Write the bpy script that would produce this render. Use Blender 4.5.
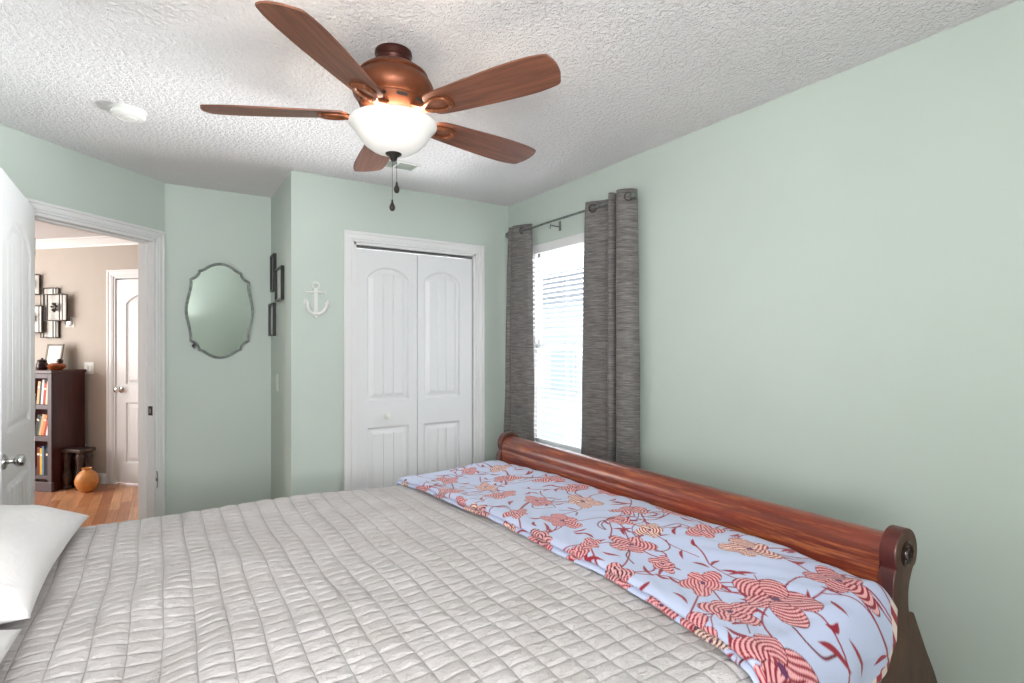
import bpy, bmesh, math, random
import numpy as np
from mathutils import Vector, Matrix, noise as mnoise

for o in list(bpy.data.objects):
    bpy.data.objects.remove(o)
random.seed(7)
RNG = np.random.RandomState(11)
S = bpy.context.scene
COL = S.collection
PI = math.pi
CEIL = 2.44
XR, YC, XL, YB = 2.247, 3.512, -0.76, -0.55      # right wall, closet wall, left wall, back wall
XA, YA = 0.665, 4.245                             # alcove side and alcove end
R2 = math.sqrt(.5)

# ------------------------------------------------------------------ camera
YAW = math.atan(350 / 540.)
cd = bpy.data.cameras.new('camera')
cd.sensor_width = 36
cd.lens = 36 * 540 / 1024.
cd.shift_y = 5 / 1024.
cd.clip_start = .02
cam = bpy.data.objects.new('camera', cd)
cam.location = (0, 0, 1.36)
cam.rotation_euler = (PI / 2, 0, -YAW)
COL.objects.link(cam)
S.camera = cam

# ------------------------------------------------------------------ world, light, exposure
S.view_settings.view_transform = 'Standard'
S.view_settings.look = 'None'
S.view_settings.gamma = 1
S.view_settings.use_curve_mapping = False
S.view_settings.exposure = 0.06
w = bpy.data.worlds.new('daylight')
S.world = w
w.use_nodes = True
w.node_tree.nodes['Background'].inputs[0].default_value = (.86, .93, 1, 1)
w.node_tree.nodes['Background'].inputs[1].default_value = 1.9


def area(name, loc, direction, sx, sy, power, col=(1, 1, 1), spread=PI):
    l = bpy.data.lights.new(name, 'AREA')
    l.shape = 'RECTANGLE'
    l.size, l.size_y = sx, sy
    l.energy = power
    l.color = col
    l.spread = spread
    o = bpy.data.objects.new(name, l)
    o.location = loc
    o.rotation_euler = Vector(direction).to_track_quat('-Z', 'Y').to_euler()
    COL.objects.link(o)
    return o


area('ground_bounce_daylight', (4.7, 2.9, -.6), (-1, 0, .8), 1.2, 2.6, 1000, (1, .98, .985), math.radians(120))
area('rear_fill_light', (-.34, YB - .22, 1.55), (0.1, 1, .85), 1.2, 1.5, 172, (1, .965, .975))  # unseen fill lamp added behind the camera, outside the added window
area('hall_fill_light', (-2.95, 6.6, 1.45), (1, -.15, -.1), 1.8, 1.8, 86, (1, .98, .95))  # unseen fill lamp added at the hallway's left end to brighten it

# ------------------------------------------------------------------ materials


def nm(name):
    m = bpy.data.materials.new(name)
    m.use_nodes = True
    nt = m.node_tree
    b = nt.nodes['Principled BSDF']
    return m, nt, b


def srgb(r, g, b):
    f = lambda c: c / 12.92 if c <= .04045 else ((c + .055) / 1.055) ** 2.4
    return (f(r / 255.), f(g / 255.), f(b / 255.))


def coords(nt, scale=(1, 1, 1), rot=(0, 0, 0), kind='Object'):
    tc = nt.nodes.new('ShaderNodeTexCoord')
    mp = nt.nodes.new('ShaderNodeMapping')
    mp.inputs['Scale'].default_value = scale
    mp.inputs['Rotation'].default_value = rot
    nt.links.new(tc.outputs[kind], mp.inputs[0])
    return mp.outputs[0]


def noise_tex(nt, vec, scale, detail=2, rough=.5, dist=0):
    n = nt.nodes.new('ShaderNodeTexNoise')
    n.inputs['Scale'].default_value = scale
    n.inputs['Detail'].default_value = detail
    n.inputs['Roughness'].default_value = rough
    n.inputs['Distortion'].default_value = dist
    nt.links.new(vec, n.inputs['Vector'])
    return n.outputs['Fac']


def ramp(nt, fac, stops):
    r = nt.nodes.new('ShaderNodeValToRGB')
    e = r.color_ramp.elements
    while len(e) < len(stops):
        e.new(.5)
    for k, (p, c) in enumerate(stops):
        e[k].position = p
        e[k].color = (c[0], c[1], c[2], 1) if not isinstance(c, (int, float)) else (c, c, c, 1)
    nt.links.new(fac, r.inputs[0])
    return r.outputs[0]


def bump(nt, b, h, strength, dist):
    n = nt.nodes.new('ShaderNodeBump')
    n.inputs['Strength'].default_value = strength
    n.inputs['Distance'].default_value = dist
    nt.links.new(h, n.inputs['Height'])
    nt.links.new(n.outputs[0], b.inputs['Normal'])


def mat(name, col, rough=.5, metal=0, spec=.5, vary=0, vscale=6, bmp=0, bscale=60, bdist=.002, aniso=(1, 1, 1), detail=3):
    m, nt, b = nm(name)
    b.inputs['Roughness'].default_value = rough
    b.inputs['Metallic'].default_value = metal
    b.inputs['Specular IOR Level'].default_value = spec
    b.inputs['Base Color'].default_value = (*col, 1)
    v = coords(nt, aniso)
    if vary:
        f = noise_tex(nt, v, vscale, detail)
        c0 = tuple(max(0, x * (1 - vary)) for x in col)
        c1 = tuple(min(1, x * (1 + vary)) for x in col)
        nt.links.new(ramp(nt, f, [(.3, c0), (.7, c1)]), b.inputs['Base Color'])
    if bmp:
        bump(nt, b, noise_tex(nt, v, bscale, detail), bmp, bdist)
    return m


M = {}
M['wall'] = mat('sage_paint', srgb(193, 204, 196), .6, vary=.02, vscale=1.5, bmp=.08, bscale=90, spec=.3)
M['hall_wall'] = mat('greige_paint', srgb(186, 176, 166), .7, vary=.02, bmp=.1, bscale=80, spec=.3)
M['white'] = mat('white_trim_paint', srgb(226, 226, 226), .35, vary=.01, spec=.4)
M['doorwhite'] = mat('white_door_paint', srgb(224, 225, 226), .38, bmp=.1, bscale=300, aniso=(1, 1, .08), bdist=.0006)
M['plastic'] = mat('white_plastic', srgb(226, 226, 222), .4)
M['plate'] = mat('switch_plate_plastic', srgb(205, 214, 205), .4)
M['chrome'] = mat('brushed_nickel', (.62, .61, .6), .22, metal=1)
M['darkmetal'] = mat('dark_bronze_metal', (.05, .045, .04), .4, metal=.7)
M['silver'] = mat('pewter_frame', (.20, .22, .21), .35, metal=.7, vary=.3, vscale=40)
M['black'] = mat('black_lacquer', (.012, .012, .012), .35)
M['carpet'] = mat('beige_carpet', srgb(186, 174, 158), .95, vary=.12, vscale=200, bmp=.6, bscale=300)
M['track'] = mat('closet_track_metal', (.12, .12, .12), .5, metal=.5)

# ceiling: knock-down texture
m, nt, b = nm('textured_ceiling')
b.inputs['Base Color'].default_value = (*srgb(234, 232, 233), 1)
b.inputs['Roughness'].default_value = .85
b.inputs['Specular IOR Level'].default_value = .1
v = coords(nt)
a1 = noise_tex(nt, v, 54, 3, .6, .6)
a2 = noise_tex(nt, v, 150, 2, .6)
mx = nt.nodes.new('ShaderNodeMath'); mx.operation = 'MULTIPLY_ADD'
r1 = ramp(nt, a1, [(.36, 0.), (.62, 1.)])
nt.links.new(a2, mx.inputs[0]); mx.inputs[1].default_value = .5
nt.links.new(r1, mx.inputs[2])
bump(nt, b, mx.outputs[0], .8, .008)
M['ceiling'] = m

# hallway plank floor
m, nt, b = nm('oak_plank_floor')
v = coords(nt, (1, 1, 1), (0, 0, PI / 2))
br = nt.nodes.new('ShaderNodeTexBrick')
br.offset = .37
br.inputs['Scale'].default_value = 1
br.inputs['Mortar Size'].default_value = .0012
br.inputs['Brick Width'].default_value = .62
br.inputs['Row Height'].default_value = .075
br.inputs['Color1'].default_value = (*srgb(214, 162, 122), 1)
br.inputs['Color2'].default_value = (*srgb(172, 112, 78), 1)
br.inputs['Mortar'].default_value = (*srgb(110, 66, 42), 1)
nt.links.new(v, br.inputs['Vector'])
g = noise_tex(nt, coords(nt, (38, 2.5, 1)), 1.5, 5, .65)
gr = ramp(nt, g, [(.3, (.72, .7, .68)), (.7, (1.15, 1.12, 1.1))])
mm = nt.nodes.new('ShaderNodeMix'); mm.data_type = 'RGBA'; mm.blend_type = 'MULTIPLY'
mm.inputs[0].default_value = 1
nt.links.new(br.outputs[0], mm.inputs[6]); nt.links.new(gr, mm.inputs[7])
nt.links.new(mm.outputs[2], b.inputs['Base Color'])
b.inputs['Roughness'].default_value = .3
M['wood_floor'] = m


def wood(name, c0, c1, stretch, rough=.3, scale=3, contrast=(.35, .65), coat=0, wear=None):
    m, nt, b = nm(name)
    v = coords(nt, stretch)
    f = noise_tex(nt, v, scale, 6, .62, .4)
    col = ramp(nt, f, [(contrast[0], c0), (contrast[1], c1)])
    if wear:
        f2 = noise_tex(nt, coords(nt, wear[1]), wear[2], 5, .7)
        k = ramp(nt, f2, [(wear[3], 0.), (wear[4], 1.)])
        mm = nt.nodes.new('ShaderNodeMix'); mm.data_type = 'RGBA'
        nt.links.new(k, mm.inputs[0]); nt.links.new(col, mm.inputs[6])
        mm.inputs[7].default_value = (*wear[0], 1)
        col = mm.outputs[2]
    nt.links.new(col, b.inputs['Base Color'])
    b.inputs['Roughness'].default_value = rough
    b.inputs['Coat Weight'].default_value = coat
    b.inputs['Coat Roughness'].default_value = .2
    return m


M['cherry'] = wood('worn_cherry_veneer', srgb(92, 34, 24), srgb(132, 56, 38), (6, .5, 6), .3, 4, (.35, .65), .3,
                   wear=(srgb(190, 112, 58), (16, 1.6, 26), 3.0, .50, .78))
M['post'] = wood('cherry_post', srgb(60, 22, 20), srgb(94, 36, 30), (4, 4, 1), .35, 5)
M['post_side'] = wood('brown_post_side', srgb(66, 40, 28), srgb(94, 62, 44), (3, 3, 1), .45, 6)
M['mahogany'] = wood('dark_mahogany', srgb(52, 22, 22), srgb(78, 34, 32), (6, 6, .6), .3, 4)
M['greyshelf'] = mat('dusty_shelf_edge', srgb(96, 88, 94), .5)
M['darkwood'] = wood('dark_turned_wood', srgb(36, 24, 22), srgb(74, 54, 46), (3, 3, 3), .4, 8)
M['blade'] = wood('walnut_fan_blade', srgb(96, 58, 42), srgb(134, 84, 62), (1.2, 16, 16), .45, 3)
M['copper'] = mat('antique_copper', srgb(116, 66, 42), .42, metal=.6, vary=.2, vscale=14)
M['coppershade'] = mat('dark_copper', srgb(64, 30, 24), .38, metal=.6, vary=.2)
M['iron'] = mat('bronze_blade_iron', srgb(128, 76, 50), .42, metal=.55, vary=.3, vscale=40)
M['fob'] = mat('bronze_fob', srgb(52, 48, 44), .4, metal=.6)
M['chain'] = mat('bead_chain', srgb(120, 116, 110), .4, metal=.8)

# fan bowl: glowing frosted glass
m, nt, b = nm('frosted_glass_lit')
b.inputs['Base Color'].default_value = (.55, .54, .52, 1)
b.inputs['Roughness'].default_value = .35
lw = nt.nodes.new('ShaderNodeLayerWeight'); lw.inputs['Blend'].default_value = .35
rr = ramp(nt, lw.outputs['Facing'], [(0., 1.), (.85, .30)])
b.inputs['Emission Color'].default_value = (1, .96, .9, 1)
mu = nt.nodes.new('ShaderNodeMath'); mu.operation = 'MULTIPLY'; mu.inputs[1].default_value = .52
nt.links.new(rr, mu.inputs[0]); nt.links.new(mu.outputs[0], b.inputs['Emission Strength'])
M['bowl'] = m

# quilt
m, nt, b = nm('grey_quilt_cotton')
v = coords(nt)
f = noise_tex(nt, v, 7, 3)
nt.links.new(ramp(nt, f, [(.3, srgb(190, 184, 181)), (.7, srgb(204, 199, 199))]), b.inputs['Base Color'])
b.inputs['Roughness'].default_value = .92
b.inputs['Specular IOR Level'].default_value = .15
b.inputs['Sheen Weight'].default_value = .15
qa = nt.nodes.new('ShaderNodeAttribute'); qa.attribute_name = 'print'
qs = nt.nodes.new('ShaderNodeSeparateColor'); nt.links.new(qa.outputs['Color'], qs.inputs[0])
def qmath(op, x, y=None):
    n = nt.nodes.new('ShaderNodeMath'); n.operation = op
    for k_, v_ in enumerate((x, y)):
        if v_ is None: continue
        if isinstance(v_, (int, float)): n.inputs[k_].default_value = v_
        else: nt.links.new(v_, n.inputs[k_])
    return n.outputs[0]
du = qmath('MULTIPLY', qmath('PINGPONG', qs.outputs[0], .5), 1.33)
dv = qmath('PINGPONG', qs.outputs[1], .5)
dm = qmath('MINIMUM', du, dv)
hh = qmath('POWER', qmath('MINIMUM', qmath('MULTIPLY', dm, 4.0), 1.0), .45)
w1 = noise_tex(nt, coords(nt, (1, 1.7, 1)), 62, 4, .6, .8)
w2 = noise_tex(nt, coords(nt), 330, 2, .6)
tot = qmath('ADD', qmath('MULTIPLY', hh, .9), qmath('ADD', qmath('MULTIPLY', w1, 1.25), qmath('MULTIPLY', w2, .18)))
bump(nt, b, tot, .9, .0048)
seam_shade = qmath('LESS_THAN', dm, .030)  # crease shade put into the colour as darker lines along the stitched seams
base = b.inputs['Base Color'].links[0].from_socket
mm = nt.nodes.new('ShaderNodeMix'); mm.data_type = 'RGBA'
nt.links.new(seam_shade, mm.inputs[0]); nt.links.new(base, mm.inputs[6]); mm.inputs[7].default_value = (*srgb(172, 167, 165), 1)
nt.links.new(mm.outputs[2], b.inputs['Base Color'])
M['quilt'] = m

m, nt, b = nm('white_pillowcase_cotton')
b.inputs['Base Color'].default_value = (*srgb(240, 237, 237), 1)
b.inputs['Roughness'].default_value = .9
b.inputs['Sheen Weight'].default_value = .1
bump(nt, b, noise_tex(nt, coords(nt), 9, 5, .6, .8), .35, .02)
M['pillow'] = m
M['mattress'] = mat('mattress_ticking', srgb(222, 220, 214), .9, bmp=.2, bscale=120)

m, nt, b = nm('floral_blanket_fleece')
at = nt.nodes.new('ShaderNodeAttribute'); at.attribute_name = 'print'
nt.links.new(at.outputs['Color'], b.inputs['Base Color'])
b.inputs['Roughness'].default_value = .9
b.inputs['Specular IOR Level'].default_value = .15
b.inputs['Sheen Weight'].default_value = .25
bump(nt, b, noise_tex(nt, coords(nt), 160, 3), .25, .002)
M['floral'] = m

# curtain: slubbed charcoal weave
m, nt, b = nm('grey_slub_curtain')
v = coords(nt, (1, 1, 16))
f = noise_tex(nt, v, 13, 4, .7)
f2 = noise_tex(nt, coords(nt, (1, 1, 22)), 5, 3, .6)
c1 = ramp(nt, f, [(.32, srgb(74, 70, 70)), (.5, srgb(108, 104, 102)), (.70, srgb(142, 138, 134))])
c2 = ramp(nt, f2, [(.3, .72), (.6, 1.1)])
mm = nt.nodes.new('ShaderNodeMix'); mm.data_type = 'RGBA'; mm.blend_type = 'MULTIPLY'; mm.inputs[0].default_value = .8
nt.links.new(c1, mm.inputs[6]); nt.links.new(c2, mm.inputs[7])
nt.links.new(mm.outputs[2], b.inputs['Base Color'])
b.inputs['Roughness'].default_value = .6
b.inputs['Sheen Weight'].default_value = .1
bump(nt, b, f, .3, .002)
M['curtain'] = m

# blind slats: white, slightly translucent
m, nt, b = nm('white_blind_slat')
b.inputs['Base Color'].default_value = (.86, .87, .88, 1)
b.inputs['Roughness'].default_value = .4
tr = nt.nodes.new('ShaderNodeBsdfTranslucent'); tr.inputs[0].default_value = (.9, .92, .95, 1)
ms = nt.nodes.new('ShaderNodeMixShader'); ms.inputs[0].default_value = .12
nt.links.new(b.outputs[0], ms.inputs[1]); nt.links.new(tr.outputs[0], ms.inputs[2])
nt.links.new(ms.outputs[0], nt.nodes['Material Output'].inputs[0])
M['slat'] = m

# thin window glass
m, nt, b = nm('window_glass')
tp = nt.nodes.new('ShaderNodeBsdfTransparent'); tp.inputs[0].default_value = (.96, .98, .98, 1)
gl = nt.nodes.new('ShaderNodeBsdfGlossy'); gl.inputs['Roughness'].default_value = .02
ms = nt.nodes.new('ShaderNodeMixShader'); ms.inputs[0].default_value = .06
nt.links.new(tp.outputs[0], ms.inputs[1]); nt.links.new(gl.outputs[0], ms.inputs[2])
nt.links.new(ms.outputs[0], nt.nodes['Material Output'].inputs[0])
M['glass'] = m
M['mirror'] = mat('mirror_silver', (.80, .85, .82), .01, metal=1)
M['terracotta'] = mat('orange_glazed_clay', srgb(206, 138, 72), .4, vary=.12, vscale=20)
M['amber'] = mat('amber_glass', srgb(140, 70, 30), .12, vary=.6, vscale=60)
M['darkjar'] = mat('dark_brown_glass', srgb(44, 24, 22), .15)
M['paper'] = mat('cream_paper', srgb(232, 228, 218), .8, vary=.04, vscale=30)
M['greyframe'] = mat('weathered_grey_wood', srgb(120, 112, 102), .6, vary=.2, vscale=30)

# ------------------------------------------------------------------ mesh helpers


class MB:
    def __init__(s):
        s.v, s.f = [], []

    def add(s, vs, fs):
        k = len(s.v)
        s.v += [tuple(p) for p in vs]
        s.f += [tuple(i + k for i in f) for f in fs]
        return s

    def box(s, x0, x1, y0, y1, z0, z1):
        return s.add([(x0, y0, z0), (x1, y0, z0), (x1, y1, z0), (x0, y1, z0), (x0, y0, z1), (x1, y0, z1), (x1, y1, z1), (x0, y1, z1)],
                     [(0, 3, 2, 1), (4, 5, 6, 7), (0, 1, 5, 4), (1, 2, 6, 5), (2, 3, 7, 6), (3, 0, 4, 7)])

    def prism(s, poly, z0, z1, axis='z'):
        """poly in the plane perpendicular to axis; z0,z1 along axis"""
        n = len(poly)
        def P(a, b, c):
            return (a, b, c) if axis == 'z' else ((a, c, b) if axis == 'y' else (c, a, b))
        vs = [P(a, b, z0) for a, b in poly] + [P(a, b, z1) for a, b in poly]
        fs = [tuple(range(n)), tuple(range(2 * n - 1, n - 1, -1))] + [(i, (i + 1) % n, n + (i + 1) % n, n + i) for i in range(n)]
        return s.add(vs, fs)

    def lathe(s, prof, n=32, c=(0, 0, 0), axis='z', cap=True):
        vs = []
        for r, z in prof:
            for k in range(n):
                a = 2 * PI * k / n
                p = (r * math.cos(a), r * math.sin(a), z)
                if axis == 'y': p = (p[0], p[2], p[1])
                if axis == 'x': p = (p[2], p[0], p[1])
                vs.append((p[0] + c[0], p[1] + c[1], p[2] + c[2]))
        fs = []
        for i in range(len(prof) - 1):
            for k in range(n):
                a, b_ = i * n + k, i * n + (k + 1) % n
                fs.append((a, b_, b_ + n, a + n))
        if cap:
            fs.append(tuple(range(n - 1, -1, -1)))
            fs.append(tuple((len(prof) - 1) * n + k for k in range(n)))
        return s.add(vs, fs)

    def tube(s, pts, r, n=10, closed=False, flat=1.0):
        pts = [Vector(p) for p in pts]
        N = len(pts)
        rs = r if isinstance(r, (list, tuple)) else [r] * N
        vs = []
        up = None
        for i, p in enumerate(pts):
            if closed:
                t = pts[(i + 1) % N] - pts[i - 1]
            else:
                t = pts[min(i + 1, N - 1)] - pts[max(i - 1, 0)]
            t.normalize()
            if up is None:
                up = Vector((0, 0, 1)) if abs(t.z) < .9 else Vector((1, 0, 0))
                up = (up - up.dot(t) * t).normalized()
            else:
                up = (up - up.dot(t) * t)
                up = up.normalized() if up.length > 1e-5 else t.orthogonal().normalized()
            sd = t.cross(up)
            for k in range(n):
                a = 2 * PI * k / n
                vs.append(p + up * (math.cos(a) * rs[i]) + sd * (math.sin(a) * rs[i] * flat))
        fs = []
        for i in range(N if closed else N - 1):
            j = (i + 1) % N
            for k in range(n):
                k2 = (k + 1) % n
                fs.append((i * n + k, i * n + k2, j * n + k2, j * n + k))
        if not closed:
            fs.append(tuple(range(n - 1, -1, -1)))
            fs.append(tuple((N - 1) * n + k for k in range(n)))
        return s.add(vs, fs)

    def xf(s, mtx):
        s.v = [tuple(mtx @ Vector(p)) for p in s.v]
        return s


def build(name, mb, material, parent=None, loc=(0, 0, 0), rotz=0, smooth=None, bevel=0, rot=None):
    me = bpy.data.meshes.new(name)
    me.from_pydata(mb.v, [], mb.f)
    bm = bmesh.new(); bm.from_mesh(me)
    bmesh.ops.recalc_face_normals(bm, faces=bm.faces)
    if smooth is not None:
        for f in bm.faces: f.smooth = True
        for e in bm.edges:
            if len(e.link_faces) == 2 and e.calc_face_angle(0) > math.radians(smooth):
                e.smooth = False
    bm.to_mesh(me); bm.free()
    me.materials.append(material)
    o = bpy.data.objects.new(name, me)
    COL.objects.link(o)
    o.location = loc
    o.rotation_euler = rot if rot else (0, 0, rotz)
    if parent: o.parent = parent
    if bevel:
        bv = o.modifiers.new('bevel', 'BEVEL'); bv.width = bevel; bv.segments = 2; bv.limit_method = 'ANGLE'
        bv.angle_limit = math.radians(40)
    return o


def grid_faces(n, m):
    i = np.arange(n - 1)[:, None] * m + np.arange(m - 1)[None, :]
    return np.stack([i, i + 1, i + m + 1, i + m], -1).reshape(-1, 4)


def gridobj(name, P, material, parent=None, loc=(0, 0, 0), rotz=0, thick=0, flip=False, color=None, smooth=True, off=-1):
    n, m_, _ = P.shape
    F = grid_faces(n, m_)
    if flip: F = F[:, ::-1]
    me = bpy.data.meshes.new(name)
    me.vertices.add(n * m_)
    me.vertices.foreach_set('co', P.reshape(-1).astype(np.float32))
    me.loops.add(F.size)
    me.loops.foreach_set('vertex_index', F.reshape(-1).astype(np.int32))
    me.polygons.add(len(F))
    me.polygons.foreach_set('loop_start', np.arange(0, F.size, 4, dtype=np.int32))
    me.polygons.foreach_set('use_smooth', np.full(len(F), smooth))
    me.update(calc_edges=True)
    if color is not None:
        a = me.color_attributes.new('print', 'FLOAT_COLOR', 'POINT')
        c4 = np.concatenate([color.reshape(-1, 3), np.ones((n * m_, 1))], 1).astype(np.float32)
        a.data.foreach_set('color', c4.reshape(-1))
    me.validate()
    me.materials.append(material)
    o = bpy.data.objects.new(name, me)
    COL.objects.link(o)
    o.location = loc; o.rotation_euler = (0, 0, rotz)
    if parent: o.parent = parent
    if thick:
        sm = o.modifiers.new('thickness', 'SOLIDIFY'); sm.thickness = thick; sm.offset = off
    return o


def tag(o, label=None, cat=None, group=None, kind=None):
    if label: o['label'] = label
    if cat: o['category'] = cat
    if group: o['group'] = group
    if kind: o['kind'] = kind
    return o


def thing(name, label, cat, loc=(0, 0, 0), rotz=0, group=None, kind=None):
    o = bpy.data.objects.new(name, None)
    o.empty_display_size = .1
    COL.objects.link(o)
    o.location = loc; o.rotation_euler = (0, 0, rotz)
    return tag(o, label, cat, group, kind)


def copy_tree(o, parent=None):
    c = o.copy(); COL.objects.link(c)
    if parent: c.parent = parent
    for ch in list(o.children): copy_tree(ch, c)
    return c


def bx(*a):
    return MB().box(*a)


# ------------------------------------------------------------------ room shell
def struct(o, label, cat='wall'):
    return tag(o, label, cat, kind='structure')


T = .12
# right wall with the window opening (local x runs toward the camera, -y into the room)
WY0, WY1, WZ0, WZ1 = 2.36, 3.30, .62, 2.085
mb = MB()
mb.box(XR, XR + T, YB - T, WY0, 0, CEIL).box(XR, XR + T, WY1, YC + T, 0, CEIL)
mb.box(XR, XR + T, WY0, WY1, WZ1, CEIL).box(XR, XR + T, WY0, WY1, 0, WZ0)
struct(build('wall_right', mb, M['wall']), 'sage green wall on the right holding the curtained window')

# closet wall with opening
CX0, CX1, CZ = 1.048, 1.955, 2.045
mb = MB()
mb.box(XA, CX0, YC, YC + T, 0, CEIL).box(CX1, XR, YC, YC + T, 0, CEIL).box(CX0, CX1, YC, YC + T, CZ, CEIL)
struct(build('wall_front', mb, M['wall']), 'sage green wall around the white closet doors')
mb = bx(XA, XA + T, YC + T, YA, 0, CEIL)
struct(build('wall_alcove_side', mb, M['wall']), 'short sage return wall with three small black frames')
mb = bx(.0, XA + T, YA, YA + T, 0, CEIL)
struct(build('wall_alcove', mb, M['wall']), 'sage alcove wall behind the scalloped mirror')
# closet interior shell
mb = MB()
mb.box(XA + T, XR, YC + .7, YC + .76, 0, CEIL)
struct(build('wall_closet_back', mb, M['white']), 'white back wall inside the closet')

# diagonal wall: local x along the wall, x=0 at the corner with the alcove, -y faces the room
DC = (.013, 4.233)
DROT = PI / 4
DL = (XL - DC[0]) / R2           # x of the corner with the left wall (negative)
DX1, DX0, DZ = -.064, -.874, 2.055   # opening
mb = MB()
mb.box(DX1, .0, 0, T, 0, CEIL).box(DL - .1, DX0, 0, T, 0, CEIL).box(DX0, DX1, 0, T, DZ, CEIL)
struct(build('wall_diagonal', mb, M['wall'], loc=(*DC, 0), rotz=DROT), 'sage green angled wall around the open doorway')
# hall side skin of that wall in the hall colour is the trim below
YL = DC[1] + (XL - DC[0])
mb = bx(XL - T, XL, YB - T, YL, 0, CEIL)
struct(build('wall_left', mb, M['wall']), 'sage green wall behind the bed head')
# back wall with an added window that lets the rear fill light in
BX0, BX1, BZ0, BZ1 = -.72, .06, .95, 2.28
mb = MB()
mb.box(XL, BX0, YB - T, YB, 0, CEIL).box(BX1, XR, YB - T, YB, 0, CEIL).box(BX0, BX1, YB - T, YB, BZ1, CEIL).box(BX0, BX1, YB - T, YB, 0, BZ0)
struct(build('wall_back', mb, M['wall']), 'sage green wall behind the camera with an added window for fill light')

# hallway walls
FD = 6.22
FROT = -PI / 4
# far wall: local x=0 at world (1.2, FD-1.2); local x negative goes up-left
FO = (1.2, FD - 1.2)
fx = lambda X: (X - FO[0]) / R2          # world X on the wall -> local x
HDX0, HDX1, HDZ = fx(-.449) + .065, fx(-.449) + .065 + .76, 2.05
mb = MB()
mb.box(-6.5, HDX0, 0, T, 0, CEIL).box(HDX1, .1, 0, T, 0, CEIL).box(HDX0, HDX1, 0, T, HDZ, CEIL)
struct(build('wall_hall_far', mb, M['hall_wall'], loc=(*FO, 0), rotz=FROT), 'greige hallway wall seen through the doorway')
mb = bx(1.2, 1.3, YA + T, FD - 1.15, 0, CEIL)
struct(build('wall_hall_right', mb, M['hall_wall']), 'greige hallway wall closing the right end')
mb = bx(.0, 3.2, 0, .1, 0, CEIL)
struct(build('wall_hall_left', mb, M['hall_wall'], loc=(XL - .14, YL - .02, 0), rotz=PI * .75), 'greige hallway wall beyond the open door')
mb = bx(0, 4.2, 0, .1, 0, CEIL)
struct(build('wall_hall_end', mb, M['hall_wall'], loc=(-3.15, 5.55, 0), rotz=math.radians(88)), 'greige hallway wall at the far left end')

# floors and ceiling
mb = MB().prism([(XL - T, YB - T), (XR + T, YB - T), (XR + T, YC + .8), (XA + T, YC + .8), (XA + T, YA + .06), (-.02, YA + .06), (XL - T, YL - .02)], -.1, 0)
struct(build('floor', mb, M['carpet']), 'beige carpet of the bedroom floor', 'floor')
mb = MB().prism([(-.02, YA + .06), (1.4, YA + .06), (1.4, 5.1), (-3.4, 9.8), (-3.4, 5.3), (XL - T, YL - .02)], -.1, 0)
struct(build('floor_hall', mb, M['wood_floor']), 'warm oak plank floor of the hallway', 'floor')
mb = bx(-3.6, XR + .3, YB - .3, 9.9, CEIL, CEIL + .1)
struct(build('ceiling', mb, M['ceiling']), 'white stippled ceiling', 'ceiling')


# ------------------------------------------------------------------ trim
def casing(name, x0, x1, ztop, wdt, material, loc, rotz, label, depth=.018, left=True):
    """U casing around an opening x0..x1, local -y faces the viewer; stepped moulding"""
    t = thing(name, label, 'trim', loc, rotz, kind='structure')
    def piece(nm_, a0, a1, z0, z1, vertical, inner):
        m_ = MB()
        if vertical:
            w_ = a1 - a0
            segs = [(0, .22, .010), (.22, .32, .014), (.32, .72, .012), (.72, 1, depth)]
            for s0, s1, d in segs:
                if inner == 'left':      # inner edge is at a1
                    q0, q1 = a1 - s1 * w_, a1 - s0 * w_
                else:
                    q0, q1 = a0 + s0 * w_, a0 + s1 * w_
                m_.box(q0, q1, -d, 0, z0, z1 + s0 * w_)
        else:
            h_ = z1 - z0
            for s0, s1, d in [(0, .22, .010), (.22, .32, .014), (.32, .72, .012), (.72, 1, depth)]:
                m_.box(a0 - s1 * h_, a1 + s1 * h_, -d, 0, z0 + s0 * h_, z0 + s1 * h_)
        build(nm_, m_, material, t, bevel=.002)
    piece('side_casing', x0 - wdt, x0, 0, ztop - .0, True, 'left')
    piece('side_casing', x1, x1 + wdt, 0, ztop - .0, True, 'right')
    piece('head_casing', x0, x1, ztop, ztop + wdt, False, None)
    return t


def jamb(x0, x1, ztop, material, parent, d=T):
    m_ = MB()
    m_.box(x0, x0 + .018, -.001, d + .001, 0, ztop).box(x1 - .018, x1, -.001, d + .001, 0, ztop).box(x0, x1, -.001, d + .001, ztop - .018, ztop)
    m_.box(x0 + .018, x0 + .03, .045, .08, 0, ztop - .018).box(x1 - .03, x1 - .018, .045, .08, 0, ztop - .018)
    m_.box(x0 + .018, x1 - .018, .045, .08, ztop - .03, ztop - .018)
    return build('jamb', m_, material, parent, bevel=.0015)


# ------------------------------------------------------------------ moulded two-panel doors
def relief(X, Z, panels, field=(.022, .045)):
    D = np.zeros_like(X)
    for (x0, x1, z0, z1, rise, ng) in panels:
        xc, hw = (x0 + x1) / 2, (x1 - x0) / 2
        u = np.clip(np.abs(X - xc) / hw, 0, 1)
        zt = z1 - rise * (1 - np.sqrt(np.clip(1 - (.86 * u) ** 2, 0, 1))) / (1 - math.sqrt(1 - .86 ** 2))
        sd = np.minimum(np.minimum(X - x0, x1 - X), np.minimum(Z - z0, zt - Z))
        d = np.interp(sd, [-1, 0, .009, field[0], field[1], 1], [0, 0, .015, .014, .003, .003])
        inside = sd > field[1] - .002
        fx0, fx1 = x0 + field[1], x1 - field[1]
        for k in range(1, ng):
            gx = fx0 + (fx1 - fx0) * k / ng
            g_ = np.clip(1 - np.abs(X - gx) / .0045, 0, 1) * .006
            d = np.where(inside, np.maximum(d, .003 + g_), d)
        D = np.maximum(D, d)
    return D


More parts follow.
